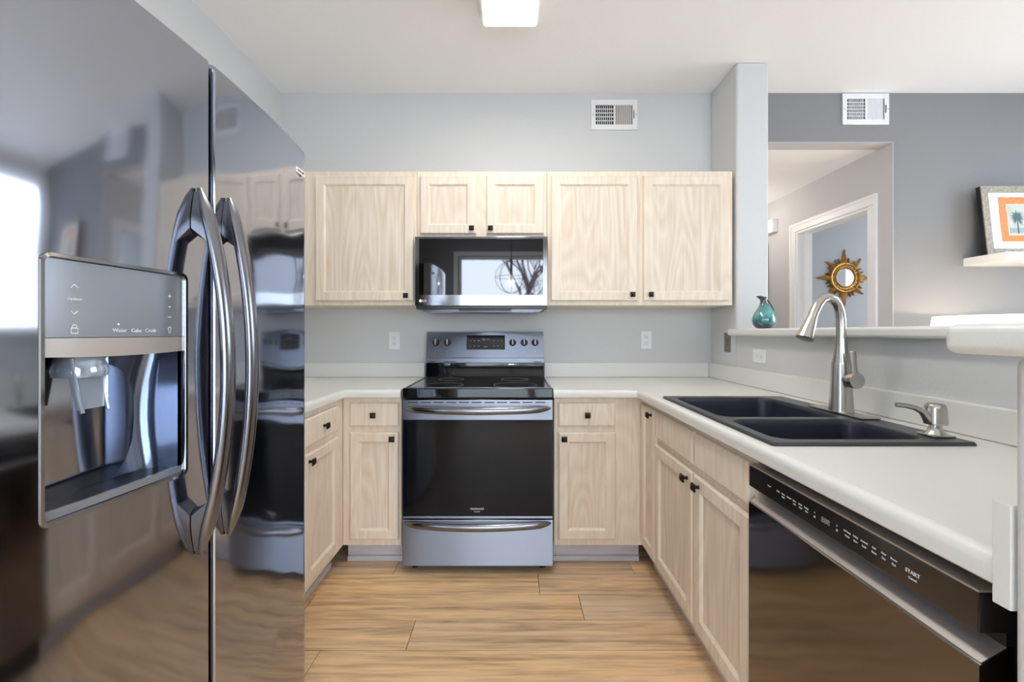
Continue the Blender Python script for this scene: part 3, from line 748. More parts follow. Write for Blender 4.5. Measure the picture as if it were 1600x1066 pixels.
marks = merge(ui_line((yl-.005, 1.286), (yl, 1.291), .0014), ui_line((yl, 1.291), (yl+.005, 1.286), .0014), ui_line((yl-.005, 1.252), (yl, 1.247), .0014), ui_line((yl, 1.247), (yl+.005, 1.252), .0014),
    ui_line((yr-.004, 1.287), (yr+.004, 1.287)), ui_line((yr, 1.283), (yr, 1.291)), ui_line((yr-.004, 1.248), (yr+.004, 1.248)), ui_line((yr-.0025, 1.268), (yr, 1.266)), ui_line((yr, 1.266), (yr+.0025, 1.268)),
    ui_line((yl-.0045, 1.218), (yl+.0045, 1.218)), ui_line((yl-.0045, 1.226), (yl+.0045, 1.226)), ui_line((yl-.0045, 1.218), (yl-.0045, 1.226)), ui_line((yl+.0045, 1.218), (yl+.0045, 1.226)),
    ui_line((yl-.003, 1.226), (yl-.003, 1.230)), ui_line((yl+.003, 1.226), (yl+.003, 1.230)), ui_line((yl-.003, 1.2305), (yl+.003, 1.2305)),
    ui_line((yr-.002, 1.2185), (yr+.002, 1.2185)), ui_line((yr-.0015, 1.2205), (yr-.0035, 1.227)), ui_line((yr+.0015, 1.2205), (yr+.0035, 1.227)), ui_line((yr-.0035, 1.227), (yr, 1.230)), ui_line((yr+.0035, 1.227), (yr, 1.230)),
    ui_line((.7245, 1.233), (.7275, 1.233), .003),
    ptext('Options', .0062, yl, 1.2695), ptext('Water', .0088, .728, 1.2225), ptext('Cube', .0088, .757, 1.2225), ptext('Crush', .0088, .784, 1.2225))
part('printed_marks', marks, 'white_mark', cp)
# niche: curved back wall, floor tray
def niche():
    mb = MB(); rows = []
    ya, yb = DY0+.003, DY1-.003
    def sect(z, deep):
        pts = [(fx(ya)-.006, ya)]
        N = 16
        for k in range(N+1):
            a_ = PI*k/N
            c_, s_ = math.cos(a_), math.sin(a_)
            y = (ya+yb)/2-(yb-ya)/2*math.copysign(abs(c_)**.38, c_)
            x = (fx(y)-.02)-deep*(abs(s_)**.5)
            pts.append((x, y))
        pts.append((fx(yb)-.006, yb))
        return [(x, y, z) for x, y in pts]
    for k in range(9):
        t = k/8; z = DZ0+.012+(1.215-DZ0-.012)*t
        rows.append(sect(z, .052+.022*math.sin(t*PI*.9+.2)-.012*t))
    mb.rings(rows, False, False, loop=False)
    # ceiling and floor
    top = rows[-1]; mb.add(top, [tuple(range(len(top)))])
    return mb, rows[0]
nm, r0 = niche()
part('niche', nm, 'niche', frz, ang=50)
tray = MB().add([(x, y, DZ0+.0125) for x, y, z in r0]+[(x, y, DZ0+.004) for x, y, z in r0], [tuple(range(len(r0))), tuple(range(len(r0), 2*len(r0)))[::-1], (0, len(r0)-1, 2*len(r0)-1, len(r0))])
part('drip_tray', tray, 'darkmetal', frz)
te = MB(); te.rings([[(fx(y)-.0105, y, DZ0+.0035), (fx(y)-.0055, y, DZ0+.0035), (fx(y)-.0055, y, DZ0+.016), (fx(y)-.0105, y, DZ0+.016)] for y in [DY0+.0035+(DY1-DY0-.007)*k/16 for k in range(17)]])
part('tray_edge', te, 'dispenser', frz)
nz = MB().lathe([(.034, 0), (.036, .01), (.03, .03), (.022, .045)], (-.685, .70, 1.150), n=24)
part('ice_chute', nz, 'clear', frz, ang=50)
pd = MB()
pd.add([(-.668, .668, 1.165), (-.668, .730, 1.165), (-.662, .724, 1.10), (-.662, .676, 1.10), (-.673, .668, 1.165), (-.673, .730, 1.165), (-.667, .724, 1.10), (-.667, .676, 1.10)],
       [(0, 1, 2, 3), (7, 6, 5, 4), (0, 4, 5, 1), (1, 5, 6, 2), (2, 6, 7, 3), (3, 7, 4, 0)])
pd.tube([(-.668, .670, 1.18), (-.664, .676, 1.12), (-.658, .678, 1.095)], .003, 8); pd.tube([(-.668, .728, 1.18), (-.664, .723, 1.12), (-.658, .721, 1.095)], .003, 8)
part('paddle', pd, 'clear', frz)

# ------------------------------------------------------------------ range
RX0, RX1 = -.5495, .2115; RC = (RX0+RX1)/2; RF = 2.219
rg = thing('electric_range', 'black stainless freestanding electric range with glass cooktop', 'stove', (RC, 2.5, 0))
part('side_body', MB().box(RX0+.004, RX1-.004, 2.268, 2.86, .05, .884), 'darkmetal', rg)
for x in (RX0+.05, RX1-.05):
    for y in (2.30, 2.80): part('foot', MB().lathe([(.018, 0), (.018, .012), (.01, .014), (.01, .0495)], (x, y, .0005), n=12), 'blackplastic', rg)
ck = MB().box(RX0, RX1, 2.222, 2.835, .886, .937, .006, 3)
ckt = part('cooktop', ck, 'blackglass', rg)
part('cooktop_trim', MB().box(RX0+.012, RX0+.018, 2.25, 2.80, .9372, .9395).box(RX1-.018, RX1-.012, 2.25, 2.80, .9372, .9395).box(RX0+.018, RX1-.018, 2.235, 2.24, .9372, .939), 'ssrange', ckt)
for x, y, r in ((RC-.19, 2.36, .10), (RC+.19, 2.36, .115), (RC-.19, 2.64, .075), (RC+.19, 2.64, .08)):
    bn = MB().lathe([(r, 0), (r, .0003), (r-.002, .0003), (r-.002, 0)], (x, y, .9373), n=40, cap0=False, cap1=False)
    part('burner_ring', bn, 'grey_mark', ckt)
# oven door
dm = MB().box(RX0+.002, RX1-.002, RF, 2.2675, .281, .879, .004)
odr = part('oven_door', dm, 'ssrange', rg)
part('glass_window', MB().box(RX0+.004, RX1-.004, RF-.003, RF-.0002, .295, .779, .001), 'ovenglass', odr)
part('vent_slots', merge(*[MB().box(x, x+.05, RF-.001, RF+.002, .864, .869) for x in [RX0+.03+k*.064 for k in range(11)]]), 'slot', odr)
def bow_handle(parent, xc, w, y0, z0, out, mat_='sshandle'):
    N = 36; rs = []; ns = 16
    for k in range(N+1):
        t = k/N; x = xc-w/2+w*t; s = 1-(2*t-1)**2; e = min(t, 1-t)
        hz = .0185*min(1, .22+(e/.13)**.6) if e < .13 else .0185
        hy = min(.011, .004+.007*e/.06); yy = y0-.006-out*(s**.7)
        rs.append([(x, yy-hy*math.cos(2*PI*i/ns), z0-.008*s+hz*math.sin(2*PI*i/ns)) for i in range(ns)])
    h = part('handle', MB().rings(rs), mat_, parent, ang=60)
    m2 = MB()
    for x in (xc-w/2+.05, xc+w/2-.05): part('handle_mount', MB().box(x-.02, x+.02, y0-.02, y0-.0005, z0-.012, z0+.008, .004), mat_, h)
bow_handle(odr, RC, .735, RF, .838, .042)
bd = text_mb('FRIGIDAIRE', .0135, (RC-.003, RF-.0037, .332), (1, 0, 0), (0, 0, 1)); b2 = text_mb('GALLERY', .0075, (RC-.003, RF-.0037, .318), (1, 0, 0), (0, 0, 1))
part('lettering', merge(bd, b2), 'white_mark', odr)
wd = part('warming_drawer', MB().box(RX0+.001, RX1-.001, RF-.001, 2.2675, .043, .276, .004), 'ssrange', rg)
bow_handle(wd, RC, .735, RF-.001, .262, .04)
# backguard
bg_ = MB().prism([(2.835, .94), (2.895, .94), (2.895, 1.218), (2.872, 1.2215), (2.852, 1.2195), (2.812, 1.03), (2.806, 1.024), (2.806, 1.012), (2.835, 1.006)], 'x', RX0+.0, RX1-.0)
bg = part('control_console', MB().prism([(2.838, .9375), (2.896, .9375), (2.896, 1.219), (2.868, 1.2215), (2.850, 1.218), (2.812, 1.060), (2.806, 1.052), (2.806, 1.026), (2.838, 1.022)], 'x', RX0+.006, RX1-.006), 'ssrange', rg)
part('splash_panel', MB().prism([(2.808, .9375), (2.837, .9375), (2.837, 1.0215), (2.826, 1.0215), (2.822, .99), (2.812, .955)], 'x', RX0+.006, RX1-.006), 'blackglass', rg, ang=20)
fdir = Vector((0, 2.850-2.812, 1.218-1.060)).normalized(); fn = Vector((0, -fdir.z, fdir.y))
def conp(x, s, off=0):   # point on slanted console face, s 0..1
    return Vector((x, 2.812, 1.060))+Vector((0, .038, .158))*s+fn*off
def slab_on(x0, x1, s0, s1, t, lo=.0003):
    a_ = [conp(x0, s0, lo), conp(x1, s0, lo), conp(x1, s1, lo), conp(x0, s1, lo)]; b_ = [conp(x0, s0, t), conp(x1, s0, t), conp(x1, s1, t), conp(x0, s1, t)]
    return MB().rings([a_, b_])
sx = lambda px: (px-799)/690*2.83
dsp = part('display', slab_on(sx(729), sx(789), .30, .88, .002), 'blackglass', bg)
dt = [text_mb('88:88', .022, conp(sx(759), .70, .0024), (1, 0, 0), fdir)]
mk = []
for px in (735, 741.5, 748, 772, 778, 784):
    for s_ in (.66, .45): mk.append(text_mb('oo' if px not in (735, 784) else 'o', .011, conp(sx(px), s_, .0024), (1, 0, 0), fdir))
mk.append(text_mb('clock', .010, conp(sx(759), .42, .0024), (1, 0, 0), fdir))
part('printed_marks', merge(*mk), 'white_mark', dsp)
part('digits', dt[0], 'grey_mark', dsp)
for px in (681, 699, 801, 819, 836):
    c0 = conp(sx(px), .58, .0003)
    kb = MB().lathe([(.0225, 0), (.0225, .003), (.0195, .005), (.0185, .016), (.017, .018)], c0, fn, 24)
    # grip bar
    q = c0+fn*.018
    R_ = Vector((1, 0, 0)); rs = []
    for h, w_, l_ in ((-.002, .006, .0185), (.008, .005, .0185), (.010, .003, .016)):
        rs.append([q+fn*h-R_*w_-fdir*l_, q+fn*h+R_*w_-fdir*l_, q+fn*h+R_*w_+fdir*l_, q+fn*h-R_*w_+fdir*l_])
    kn = part('knob', kb, 'darkmetal', bg)
    part('grip', MB().rings(rs), 'nickel', kn, 'bright metal grip')
part('knob_marks', merge(*[text_mb('o-', .011, conp(sx(px), .22, .0006), (1, 0, 0), fdir) for px in (681, 699, 801, 819, 836)]), 'white_mark', bg)
part('console_slots', merge(*[MB().box(x0, x1, 2.8050, 2.8075, 1.029, 1.033) for x0, x1 in ((RX0+.02, RX0+.06), (RX0+.12, RX0+.2), (RX1-.07, RX1-.02))]), 'slot', bg)

# ------------------------------------------------------------------ microwave
MX0, MX1, MF = -.5485, .2065, 2.505
mw = thing('microwave', 'over-the-range microwave with mirrored black glass door', 'microwave', ((MX0+MX1)/2, 2.7, 1.336))
part('case', MB().box(MX0+.002, MX1-.002, MF+.031, 2.896, 1.352, 1.766), 'darkmetal', mw)
md = part('door', MB().box(MX0, MX1, MF, MF+.03, 1.369, 1.763, .004), 'mwband', mw)
part('glass', MB().box(MX0+.024, MX1-.027, MF-.0022, MF-.0002, 1.431, 1.750, .0008), 'mwglass', md)
part('door_pull', MB().box(MX1-.022, MX1-.003, MF-.0022, MF-.0002, 1.375, 1.757, .0008), 'mwband', md)
lg = text_mb('LG', .019, (MX0+.056, MF-.0005, 1.397), (1, 0, 0), (0, 0, 1))
cx_, cz_ = MX0+.033, 1.397
lg.lathe([(.0085, 0), (.0085, .0008)], (cx_, MF-.0001, cz_), (0, -1, 0), 20)
part('logo', lg, 'white_mark', md)
lo = MB().prism([(MX0+.02, 1.3505), (MX0+.05, 1.336), (MX1-.05, 1.336), (MX1-.02, 1.3505)], 'y', MF+.033, 2.88)
ub = part('underside', lo, 'ssrange', mw)
part('vent_grille', MB().box(-.30, .0, MF+.012, MF+.0325, 1.341, 1.3515, .002).box(MX0+.01, MX1-.01, MF+.006, MF+.0325, 1.3525, 1.3685), 'blackplastic', mw)
for x in (MX0+.14, MX1-.14): part('hood_lamp', MB().box(x-.06, x+.06, MF+.06, MF+.11, 1.3335, 1.3358, .001), 'diffuser' if False else 'plastic', ub)

# ------------------------------------------------------------------ dishwasher
dw = thing('dishwasher', 'black stainless dishwasher with dark control strip under the right countertop', 'dishwasher', (.95, .91, 0))
WY0, WY1, WX = .6135, 1.209, .650
part('tub', MB().box(.700, 1.27, WY0+.004, 1.172, .09, .868), 'darkmetal', dw)
cpn = part('control_strip', MB().box(WX, .698, WY0, WY1, .800, .857, .003), 'dwpanel', dw)
part('strip_trim', MB().box(WX-.0012, .69, WY0-.0002, WY1+.0002, .8575, .8612, .001), 'dwlip', cpn)
pocket = MB().prism([(.6985, .781), (.6985, .799), (.690, .799), (.690, .781)], 'y', WY0+.002, WY1-.002)
part('pocket', pocket, 'blackplastic', dw)
ddr = part('door', MB().prism([(.6985, .11), (.6985, .780), (.690, .780), (.6535, .7585), (.650, .755), (.650, .11)], 'y', WY0, WY1), 'dwglass', dw)
part('lip', MB().add([(.6895, WY0+.001, .7803), (.6895, WY1-.001, .7803), (.6532, WY1-.001, .7591), (.6532, WY0+.001, .7591), (.6895, WY0+.001, .7808), (.6895, WY1-.001, .7808), (.6532, WY1-.001, .7596), (.6532, WY0+.001, .7596)],
     [(0, 1, 2, 3), (7, 6, 5, 4), (0, 4, 5, 1), (1, 5, 6, 2), (2, 6, 7, 3), (3, 7, 4, 0)]), 'dwlip', ddr)
part('toe_panel', MB().box(.72, .735, WY0+.004, WY1-.004, .002, .088), 'blackplastic', dw)
def dwt(s, size, y, z, m='w'): return text_mb(s, size, (WX-.0004, y, z), (0, -1, 0), (0, 0, 1), depth=.0005)
def dy_(px): return 690*WX/(px-799)
mk = []
for px, s_ in ((1202, 'Cancel'), (1216, 'China'), (1224, 'Heavy'), (1233, 'Normal'), (1241.5, 'Rinse'), (1250.5, 'Quick'), (1260, 'Energy')):
    mk.append(dwt(s_, .0050, dy_(px), .832))
for px, s_ in ((1224, 'Wash'), (1241.5, 'Only'), (1251, 'Wash'), (1260.5, 'Saver')): mk.append(dwt(s_, .0046, dy_(px), .8245))
for px in (1273, 1308): mk.append(dwt('o', .010, dy_(px), .825)); mk.append(dwt('+', .007, dy_(px), .833))
for px, s_, s2 in ((1324, 'Hi Temp', 'Wash'), (1337, 'Delay', 'Start'), (1350.5, 'Control', 'Lock'), (1366, 'Sani', 'Rinse'), (1381, 'Heat', 'Dry'), (1397, 'Power', 'Plus')):
    mk.append(dwt(s_, .0050, dy_(px), .833)); mk.append(dwt(s2, .0050, dy_(px), .8245))
mk.append(dwt('START', .009, dy_(1426), .829)); mk.append(dwt('Cancel', .0055, dy_(1426), .8195))
part('printed_marks', merge(*mk), 'white_mark', cpn)
part('digits', dwt('888', .017, dy_(1290), .828), 'grey_mark', cpn)

# ------------------------------------------------------------------ wall plates, vents
def outlet(label, c, right, n, horizontal=False, m='plastic', slots=True):
    """c centre on wall, right = direction of plate width, n = out of wall"""
    t = thing('outlet' if slots else 'switch_plate', label, 'outlet' if slots else 'switch plate', c, 0, 'power outlets' if slots else None)
    R = Vector(right); N = Vector(n); U = Vector((0, 0, 1)); c = Vector(c)
    if horizontal: R, U = U, R
    w, h = .036, .058
    def plate(w, h, d0, d1, o=Vector()):
        rs = []
        for i, dd in ((0, d0), (0, d1-.0015), (.002, d1)):
            rs.append([c+o+R*(sx_*(w-i))+U*(sz_*(h-i))+N*dd for sx_, sz_ in ((-1, -1), (1, -1), (1, 1), (-1, 1))])
        return MB().rings(rs)
    part('cover_plate', plate(w, h, .0004, .006), m, t)
    if slots:
        fc = MB(); sl = MB()
        for s_ in (-1, 1):
            o = U*(s_*.0195); q = plate(.0165, .014, .0062, .0078, o); fc.add(q.v, q.f)
            for sx_, ww, hh, oz in ((-.0065, .0012, .0045, .003), (.0065, .0012, .0035, .003), (0, .0022, .0022, -.006)):
                q = plate(ww, hh, .0079, .0083, o+R*sx_+U*oz); sl.add(q.v, q.f)
        part('receptacle', fc, m, t); part('slots', sl, 'slot', t)
    else:
        q = plate(.011, .022, .0062, .009); part('rocker', q, 'stone', t)
    return t
outlet('white duplex outlet on the back wall, left of the range', ((616.5-799)/238, YB, 1.22-(532.5-519)/238), (1, 0, 0), (0, -1, 0))
outlet('white duplex outlet on the back wall, right of the range', ((1009.5-799)/238, YB, 1.22-(531.5-519)/238), (1, 0, 0), (0, -1, 0))
outlet('white outlet mounted sideways on the half wall below the ledge', (PX0, 2.327, 1.093), (0, 1, 0), (-1, 0, 0), True)
outlet('mottled black and white stone-pattern switch plate beside the ledge end', (PX0, 2.672, 1.157), (0, 1, 0), (-1, 0, 0), False, 'stone', False)
def vent(label, x0, x1, z0, z1, right_mat, cross):
    t = thing('wall_vent', label, 'vent', ((x0+x1)/2, YB, z0), 0, 'wall vents')
    y = YB-.0005; iw = (x1-x0)
    ix0, ix1, iz0, iz1 = x0+iw*.1, x1-iw*.105, z0+.035, z1-.035; mid = (ix0+ix1)/2+.002
    f = MB(); f.box(x0, ix0, y-.008, y, z0, z1, .002); f.box(ix1, x1, y-.008, y, z0, z1, .002); f.box(ix0, ix1, y-.008, y, iz1, z1, .002); f.box(ix0, ix1, y-.008, y, z0, iz0, .002); f.box(mid-.006, mid+.006, y-.008, y, iz0, iz1)
    part('frame', f, 'plastic', t)
    part('damper', MB().box(ix0+.0003, mid-.0063, y-.0012, y-.0001, iz0+.0003, iz1-.0003), 'ventshade', t)  # dark sheet paints the shade of the open duct behind the louvres
    part('damper', MB().box(mid+.0063, ix1-.0003, y-.0012, y-.0001, iz0+.0003, iz1-.0003), right_mat, t)
    s = MB()
    for a_, b_ in ((ix0, mid-.006), (mid+.006, ix1)):
        for k in range(1, 9):
            x = a_+(b_-a_)*k/9; s.add([(x-.0022, y-.0015, iz0), (x+.0008, y-.007, iz0), (x+.0018, y-.007, iz0), (x-.0012, y-.0015, iz0), (x-.0022, y-.0015, iz1), (x+.0008, y-.007, iz1), (x+.0018, y-.007, iz1), (x-.0012, y-.0015, iz1)],
                  [(0, 1, 2, 3), (7, 6, 5, 4), (0, 4, 5, 1), (1, 5, 6, 2), (2, 6, 7, 3), (3, 7, 4, 0)])
    for k in range(1, cross): z = iz0+(iz1-iz0)*k/cross; s.box(ix0, mid-.006, y-.0045, y-.0035, z-.003, z+.003)
    part('louvres', s, 'plastic', t)
    part('damper_lever', MB().box(ix1+.006, ix1+.010, y-.012, y-.0082, (z0+z1)/2-.025, (z0+z1)/2+.025), 'slot', t)
    part('screw', MB().lathe([(.003, 0), (.003, .001)], (x0+.012, y-.0082, (z0+z1)/2), (0, -1, 0), 10).lathe([(.003, 0), (.003, .001)], (x1-.008, y-.0082, (z0+z1)/2), (0, -1, 0), 10), 'slot', t)
V = lambda px: (px-799)/238
vent('white louvred wall vent high above the right wall cabinet in the kitchen', V(923.5), V(995.5), 1.22+(519-203.5)/238, 1.22+(519-156.5)/238, 'ventbrown', 5)
vent('white louvred wall vent on the dark grey wall, touching the ceiling', V(1315.5), V(1388), 1.22+(519-195.5)/238, CEIL-.006, 'plastic', 6)

# ------------------------------------------------------------------ ceiling light
cl = thing('ceiling_light', 'rectangular white fluorescent ceiling light glowing above the kitchen floor', 'ceiling light', (-.005, 1.5, CEIL-.08))
LX0, LX1, LY0, LY1, LZ = -.140, .130, .95, 2.165, CEIL-.075
part('diffuser', MB().box(LX0+.012, LX1-.012, LY0+.012, LY1-.012, LZ-.004, LZ+.004, .003, 2), 'diffuser', cl)
part('side_frame', MB().box(LX0, LX0+.0115, LY0, LY1, LZ, CEIL-.012).box(LX1-.0115, LX1, LY0, LY1, LZ, CEIL-.012).box(LX0+.0115, LX1-.0115, LY0, LY0+.0115, LZ, CEIL-.012).box(LX0+.0115, LX1-.0115, LY1-.0115, LY1, LZ, CEIL-.012), 'trim', cl)
part('base_frame', MB().box(LX0-.02, LX1+.012, LY0-.02, LY1+.02, CEIL-.0115, CEIL-.0005, .002), 'trim', cl)

# ------------------------------------------------------------------ vase
VX, VY, VZ = 1.352, 2.364, 1.2385
va = thing('glass_jug', 'small teal glazed jug with a curved handle on the bar ledge', 'vase', (VX, VY, VZ))
prof = [(.024, 0), (.038, .004), (.052, .018), (.0575, .040), (.056, .058), (.046, .085), (.032, .108), (.0215, .126), (.0165, .142), (.0155, .154), (.018, .163), (.021, .168)]
mb = MB().lathe(prof+[(.0185, .168), (.013, .155), (.013, .142)], (VX, VY, VZ), n=36)
vs = []
for v in mb.v:   # pinch a spout toward -X and lean the neck
    v = Vector(v); h = v.z-VZ
    k = max(0, (h-.10)/.07); v.x += -.006*k*k
    if h > .158 and v.x < VX-.012: v.x -= .014; v.z += .006
    vs.append(v)
mb.v = [tuple(v) for v in vs]
part('body', mb, 'teal', va, ang=60)
part('handle', MB().tube([(VX+.008, VY, VZ+.158), (VX+.020, VY, VZ+.150), (VX+.036, VY, VZ+.128), (VX+.052, VY, VZ+.100), (VX+.060, VY, VZ+.070), (VX+.060, VY, VZ+.052), (VX+.054, VY, VZ+.042)], [.0035, .004, .004, .004, .004, .004, .003], 10, up=(0, 1, 0)), 'teal', va)

# ------------------------------------------------------------------ floating shelf, picture, lamp
sh = tag(part('floating_shelf', MB().box(2.966, 3.95, 2.648, YB-.0005, 1.650, 1.703, .002), 'trim'), 'white floating wall shelf mounted on the dark grey wall', 'shelf')
pf = thing('framed_picture', 'framed palm tree print with orange border leaning on the floating shelf', 'picture', (3.0, 2.79, 1.7035))
lean = math.atan2(.045, .45); L2 = Matrix.Rotation(-lean, 4, 'X')
def pic(mb):
    mb.v = [tuple(L2 @ Vector(v)+Vector((3.0, 2.777, 1.7045))) for v in mb.v]; return mb
W_, H_ = .60, .452
f = MB()
for a_, b_, c_, d_ in ((0, .042, 0, H_), (W_-.042, W_, 0, H_), (.042, W_-.042, H_-.042, H_), (.042, W_-.042, 0, .042)): f.box(a_, b_, .0, .008, c_, d_, .002)
part('frame', pic(f), 'framewood', pf)
part('frame_side', pic(MB().box(.0005, W_-.0005, .0082, .034, .0005, H_-.0005)), 'black', pf, 'black painted frame edge')
part('mat_board', pic(MB().box(.0425, W_-.0425, .005, .0078, .0425, H_-.0425)), 'mat_white', pf)
random.seed(5)
def ragged(x0, x1, z0, z1, a):
    pts = []
    for k in range(14): pts.append((x0+(x1-x0)*k/14, z0+random.uniform(-a, a)))
    for k in range(10): pts.append((x1+random.uniform(-a, a), z0+(z1-z0)*k/10))
    for k in range(14): pts.append((x1-(x1-x0)*k/14, z1+random.uniform(-a, a)))
    for k in range(10): pts.append((x0+random.uniform(-a, a), z1-(z1-z0)*k/10))
    return pts
OX0, OX1, OZ0, OZ1 = .105, .495, .088, .378
part('orange_sheet', pic(MB().prism(ragged(OX0, OX1, OZ0, OZ1, .0022), 'y', .0035, .0048)), 'paper_orange', pf)
part('cream_border', pic(MB().prism(ragged(.148, .452, .128, .334, .0012), 'y', .0028, .0034)), 'paper_cream', pf)
pr = part('print', pic(MB().box(.158, .442, .0020, .0027, .138, .325)), 'paper_sky', pf)
part('printed_sea', pic(MB().box(.158, .442, .0015, .0019, .145, .175)), 'paper_sea', pr)
pm = MB()
pm.prism([(.205, .140), (.214, .140), (.214, .235), (.207, .235)], 'y', .0010, .0014)
for k in range(26):
    a_ = math.radians(-60+300*k/25)
    r_ = random.uniform(.04, .06) if .2 < a_ < 2.9 else random.uniform(.035, .05)
    x1_, z1_ = .210+r_*math.cos(a_), .240+r_*math.sin(a_)*1.1-.005
    nx, nz_ = -math.sin(a_)*.0028, math.cos(a_)*.0028
    pm.prism([(.210-nx, .240-nz_), (.210+r_*.5*math.cos(a_)-nx, .242+r_*.55*math.sin(a_)-nz_), (x1_, z1_), (.210+r_*.5*math.cos(a_)+nx, .242+r_*.55*math.sin(a_)+nz_), (.210+nx, .240+nz_)], 'y', .0008+k*.00001, .0012+k*.00001)
part('printed_palm', pic(pm), 'palm_ink', pr)

LPX, LPY = 2.80, 2.47
lt = thing('console_table', 'low white console table behind the bar ledge', 'table', (LPX, LPY, 0))
part('tabletop', MB().box(LPX-.5, LPX+.5, LPY-.2, LPY+.2, .72, .75, .004), 'trim', lt)
for sx_ in (-1, 1):
    for sy in (-1, 1): part('leg', MB().box(LPX+sx_*.46-.02, LPX+sx_*.46+.02, LPY+sy*.17-.02, LPY+sy*.17+.02, .0005, .7195), 'trim', lt)
lp = thing('table_lamp', 'table lamp with wide glowing white shade behind the bar ledge', 'lamp', (LPX, LPY, .7505))
part('lamp_base', MB().lathe([(.07, 0), (.07, .012), (.03, .03), (.045, .10), (.05, .17), (.025, .24), (.012, .28), (.008, .40)], (LPX, LPY, .7505), n=24), 'nickel', lp, ang=50)
shp = MB().lathe([(.355, 1.07), (.325, 1.312), (.322, 1.312), (.352, 1.07)], (LPX, LPY, 0), n=48, cap0=False, cap1=False)
shp.f += [(i, (i+1) % 48, 3*48+(i+1) % 48, 3*48+i) for i in range(48)]
part('lamp_shade', shp, 'shade', lp, ang=60)
part('bulb', MB().lathe([(.012, 0), (.014, .02), (.028, .05), (.03, .068), (.02, .09), (.002, .097)], (LPX, LPY, 1.12), n=16), 'shade', lp, ang=60)
light('lamp_bulb_light', 'POINT', (LPX, LPY, 1.235), (0, 0, 0), 3.6, color=(1, .76, .5), radius=.02)

# ------------------------------------------------------------------ hall: chime box, sun mirror
tag(part('door_chime', MB().box(HX-.05, HX-.0005, 4.16, 4.30, 2.165, 2.29, .004), 'plastic'), 'small white box mounted high on the hall wall above the brown door', 'door chime')
SXc, SYc, SZc = 3.24, 4.2985, 1.748
sm = thing('sun_mirror', 'gold sunburst mirror hanging on the blue-grey wall beyond the doorway', 'mirror', (SXc, SYc, SZc))
def ray(ang_, r0, r1, w, bend=0):
    c_, s_ = math.cos(ang_), math.sin(ang_)
    def P(u, v, y): return (SXc+c_*u-s_*v, y, SZc+s_*u+c_*v)
    mb = MB(); st = [(r0, w), (r0+(r1-r0)*.25, w*.95), (r0+(r1-r0)*.55, w*.55), (r0+(r1-r0)*.82, w*.3), (r1, w*.06)]
    rs = []
    for i, (u, ww) in enumerate(st):
        t_ = i/4; cv = bend*t_*t_
        rs.append([P(u, cv-ww, SYc-.002), P(u, cv, SYc-.006-.022*(1-t_*.8)), P(u, cv+ww, SYc-.002)])
    mb.rings(rs); return mb
rays = []
for k in range(24):
    a_ = 2*PI*k/24
    if k % 6 == 0: rays.append(ray(a_, .12, .275, .036))
    elif k % 3 == 0: rays.append(ray(a_, .12, .245, .034, .02 if k % 2 else -.02))
    else: rays.append(ray(a_, .12, .195, .02, .01 if k % 2 else -.01))
part('sun_rays', merge(*rays), 'gold', sm, ang=25)
part('frame_ring', MB().lathe([(.086, .004), (.086, .020), (.092, .026), (.100, .020), (.106, .016), (.125, .016), (.130, .024), (.140, .026), (.148, .018), (.150, .004)], (SXc, SYc, SZc), (0, -1, 0), 64), 'gold', sm)
bead = MB()
for k in range(36):
    a_ = 2*PI*k/36; bead.lathe([(.001, -.0048), (.0035, -.0035), (.005, 0), (.0035, .0035), (.001, .0048)], (SXc+.1155*math.cos(a_), SYc-.019, SZc+.1155*math.sin(a_)), (0, -1, 0), 8)
part('beading', bead, 'gold', sm)
part('mirror_glass', MB().lathe([(.0855, .0), (.0855, .005)], (SXc, SYc-.0085, SZc), (0, -1, 0), 48), 'mirror', sm)
light('bedroom_area_light', 'AREA', (4.55, 3.6, 1.6), (PI/2, 0, PI/2), 12, 1.0, 1.2, color=(.95, .97, 1))  # area light standing for daylight; the bedroom has no window modelled
light('hall_point_light', 'POINT', (2.0, 4.2, 2.25), (0, 0, 0), 4, color=(1, .93, .84), radius=.1)  # bare point light in the hall, no fixture modelled

# ------------------------------------------------------------------ pendant behind the camera (seen in the microwave door)
pn = thing('pendant_light', 'black wire globe pendant lamp seen mirrored in the microwave door', 'pendant lamp', (0, -1.15, 2.0))
part('rod', MB().tube([(0, -1.15, CEIL-.02), (0, -1.15, 2.24)], .005, 8).lathe([(.06, 0), (.05, .02)], (0, -1.15, CEIL-.022), n=20).tube([(0, -1.15, 2.24), (0, -1.15, 2.02)], .018, 10), 'black', pn)
cg = MB()
for k in range(4):
    a_ = PI*k/4
    cg.tube([(.225*math.sin(t_)*math.cos(a_), -1.15+.225*math.sin(t_)*math.sin(a_), 1.985+.225*math.cos(t_)) for t_ in [2*PI*i/28 for i in range(29)]], .003, 6, up=(-math.sin(a_), math.cos(a_), 0))
cg.tube([(.225*math.cos(t_), -1.15+.225*math.sin(t_), 1.985) for t_ in [2*PI*i/32 for i in range(33)]], .003, 6)
part('wire_globe', cg, 'black', pn)
part('bulb', MB().lathe([(.012, 0), (.016, -.02), (.032, -.05), (.035, -.07), (.022, -.098), (.002, -.105)], (0, -1.15, 2.018), n=16), 'shade', pn, ang=60)

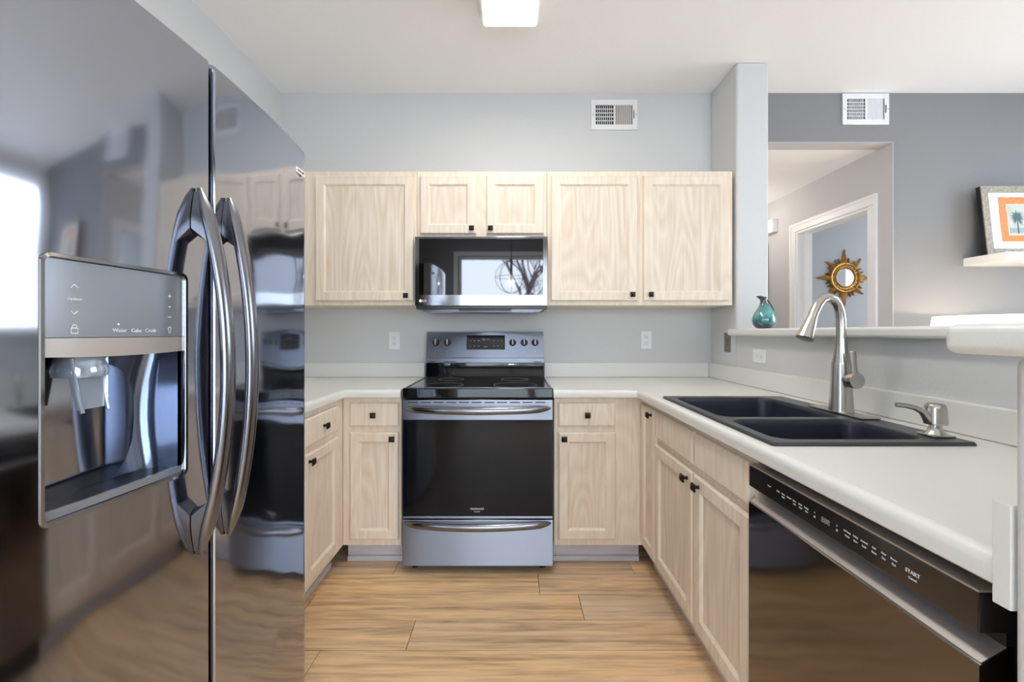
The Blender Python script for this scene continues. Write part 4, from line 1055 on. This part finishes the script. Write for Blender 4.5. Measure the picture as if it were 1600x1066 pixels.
light('pendant_bulb_light', 'POINT', (0, -1.15, 1.93), (0, 0, 0), 18, color=(.93, .96, 1), radius=.03)

# potted palm by the rear window
pp_ = thing('potted_palm', 'green potted palm beside the rear window, mirrored in the microwave', 'plant', (-1.15, -1.7, 0))
part('pot', MB().lathe([(.12, 0), (.16, .3), (.17, .3), (.17, .32), (.145, .32), (.14, .26)], (-1.15, -1.7, .0005), n=24), 'trim', pp_)
random.seed(11)
fro = MB()
for k in range(18):
    a_ = 2*PI*k/18+random.uniform(-.2, .2); h = random.uniform(1.4, 2.1); rr_ = random.uniform(.12, .3)
    path = [(-1.15+rr_*(t_**1.6)*math.cos(a_), -1.7+rr_*(t_**1.6)*math.sin(a_), .26+(h-.26)*(t_-.12*t_**4)) for t_ in [i/10 for i in range(11)]]
    fro.tube(path, .004, 5)
    for i in range(4, 11):
        p_ = Vector(path[i])
        for sg in (-1, 1):
            d_ = Vector((math.cos(a_+sg*1.2), math.sin(a_+sg*1.2), .1))*.10
            n_ = Vector((0, 0, .009))
            fro.add([p_-n_, p_+d_*.5-n_*1.4, p_+d_-Vector((0, 0, .03)), p_+d_*.5+n_*1.4, p_+n_], [(0, 1, 2, 3, 4)])
part('fronds', fro, 'leaf', pp_)

# tree outside the rear window
random.seed(21)
tr_ = MB()
def branch(p, d, L_, r, depth):
    q = p+d*L_; mid = p+d*L_*.5+Vector((random.uniform(-1, 1), random.uniform(-1, 1), random.uniform(-1, 1)))*L_*.06
    tr_.tube([p, mid, q], [r, r*.85, r*.7], 4, up=(.3, .2, .9), cap=False)
    if depth == 0: return
    for k in range(3 if depth > 1 else 4):
        nd = (d+Vector((random.uniform(-1, 1), random.uniform(-1, 1), random.uniform(-.55, .8)))*.75).normalized()
        branch(p+d*L_*random.uniform(.55, 1), nd, L_*random.uniform(.6, .8), r*.6, depth-1)
tp = Vector((.5, -5.0, -.4))
branch(tp, Vector((-.12, 0, 1)).normalized(), 1.7, .09, 7)
tag(part('garden_tree', tr_, 'bark'), 'leafless tree outside the rear window, mirrored in the microwave', 'tree')
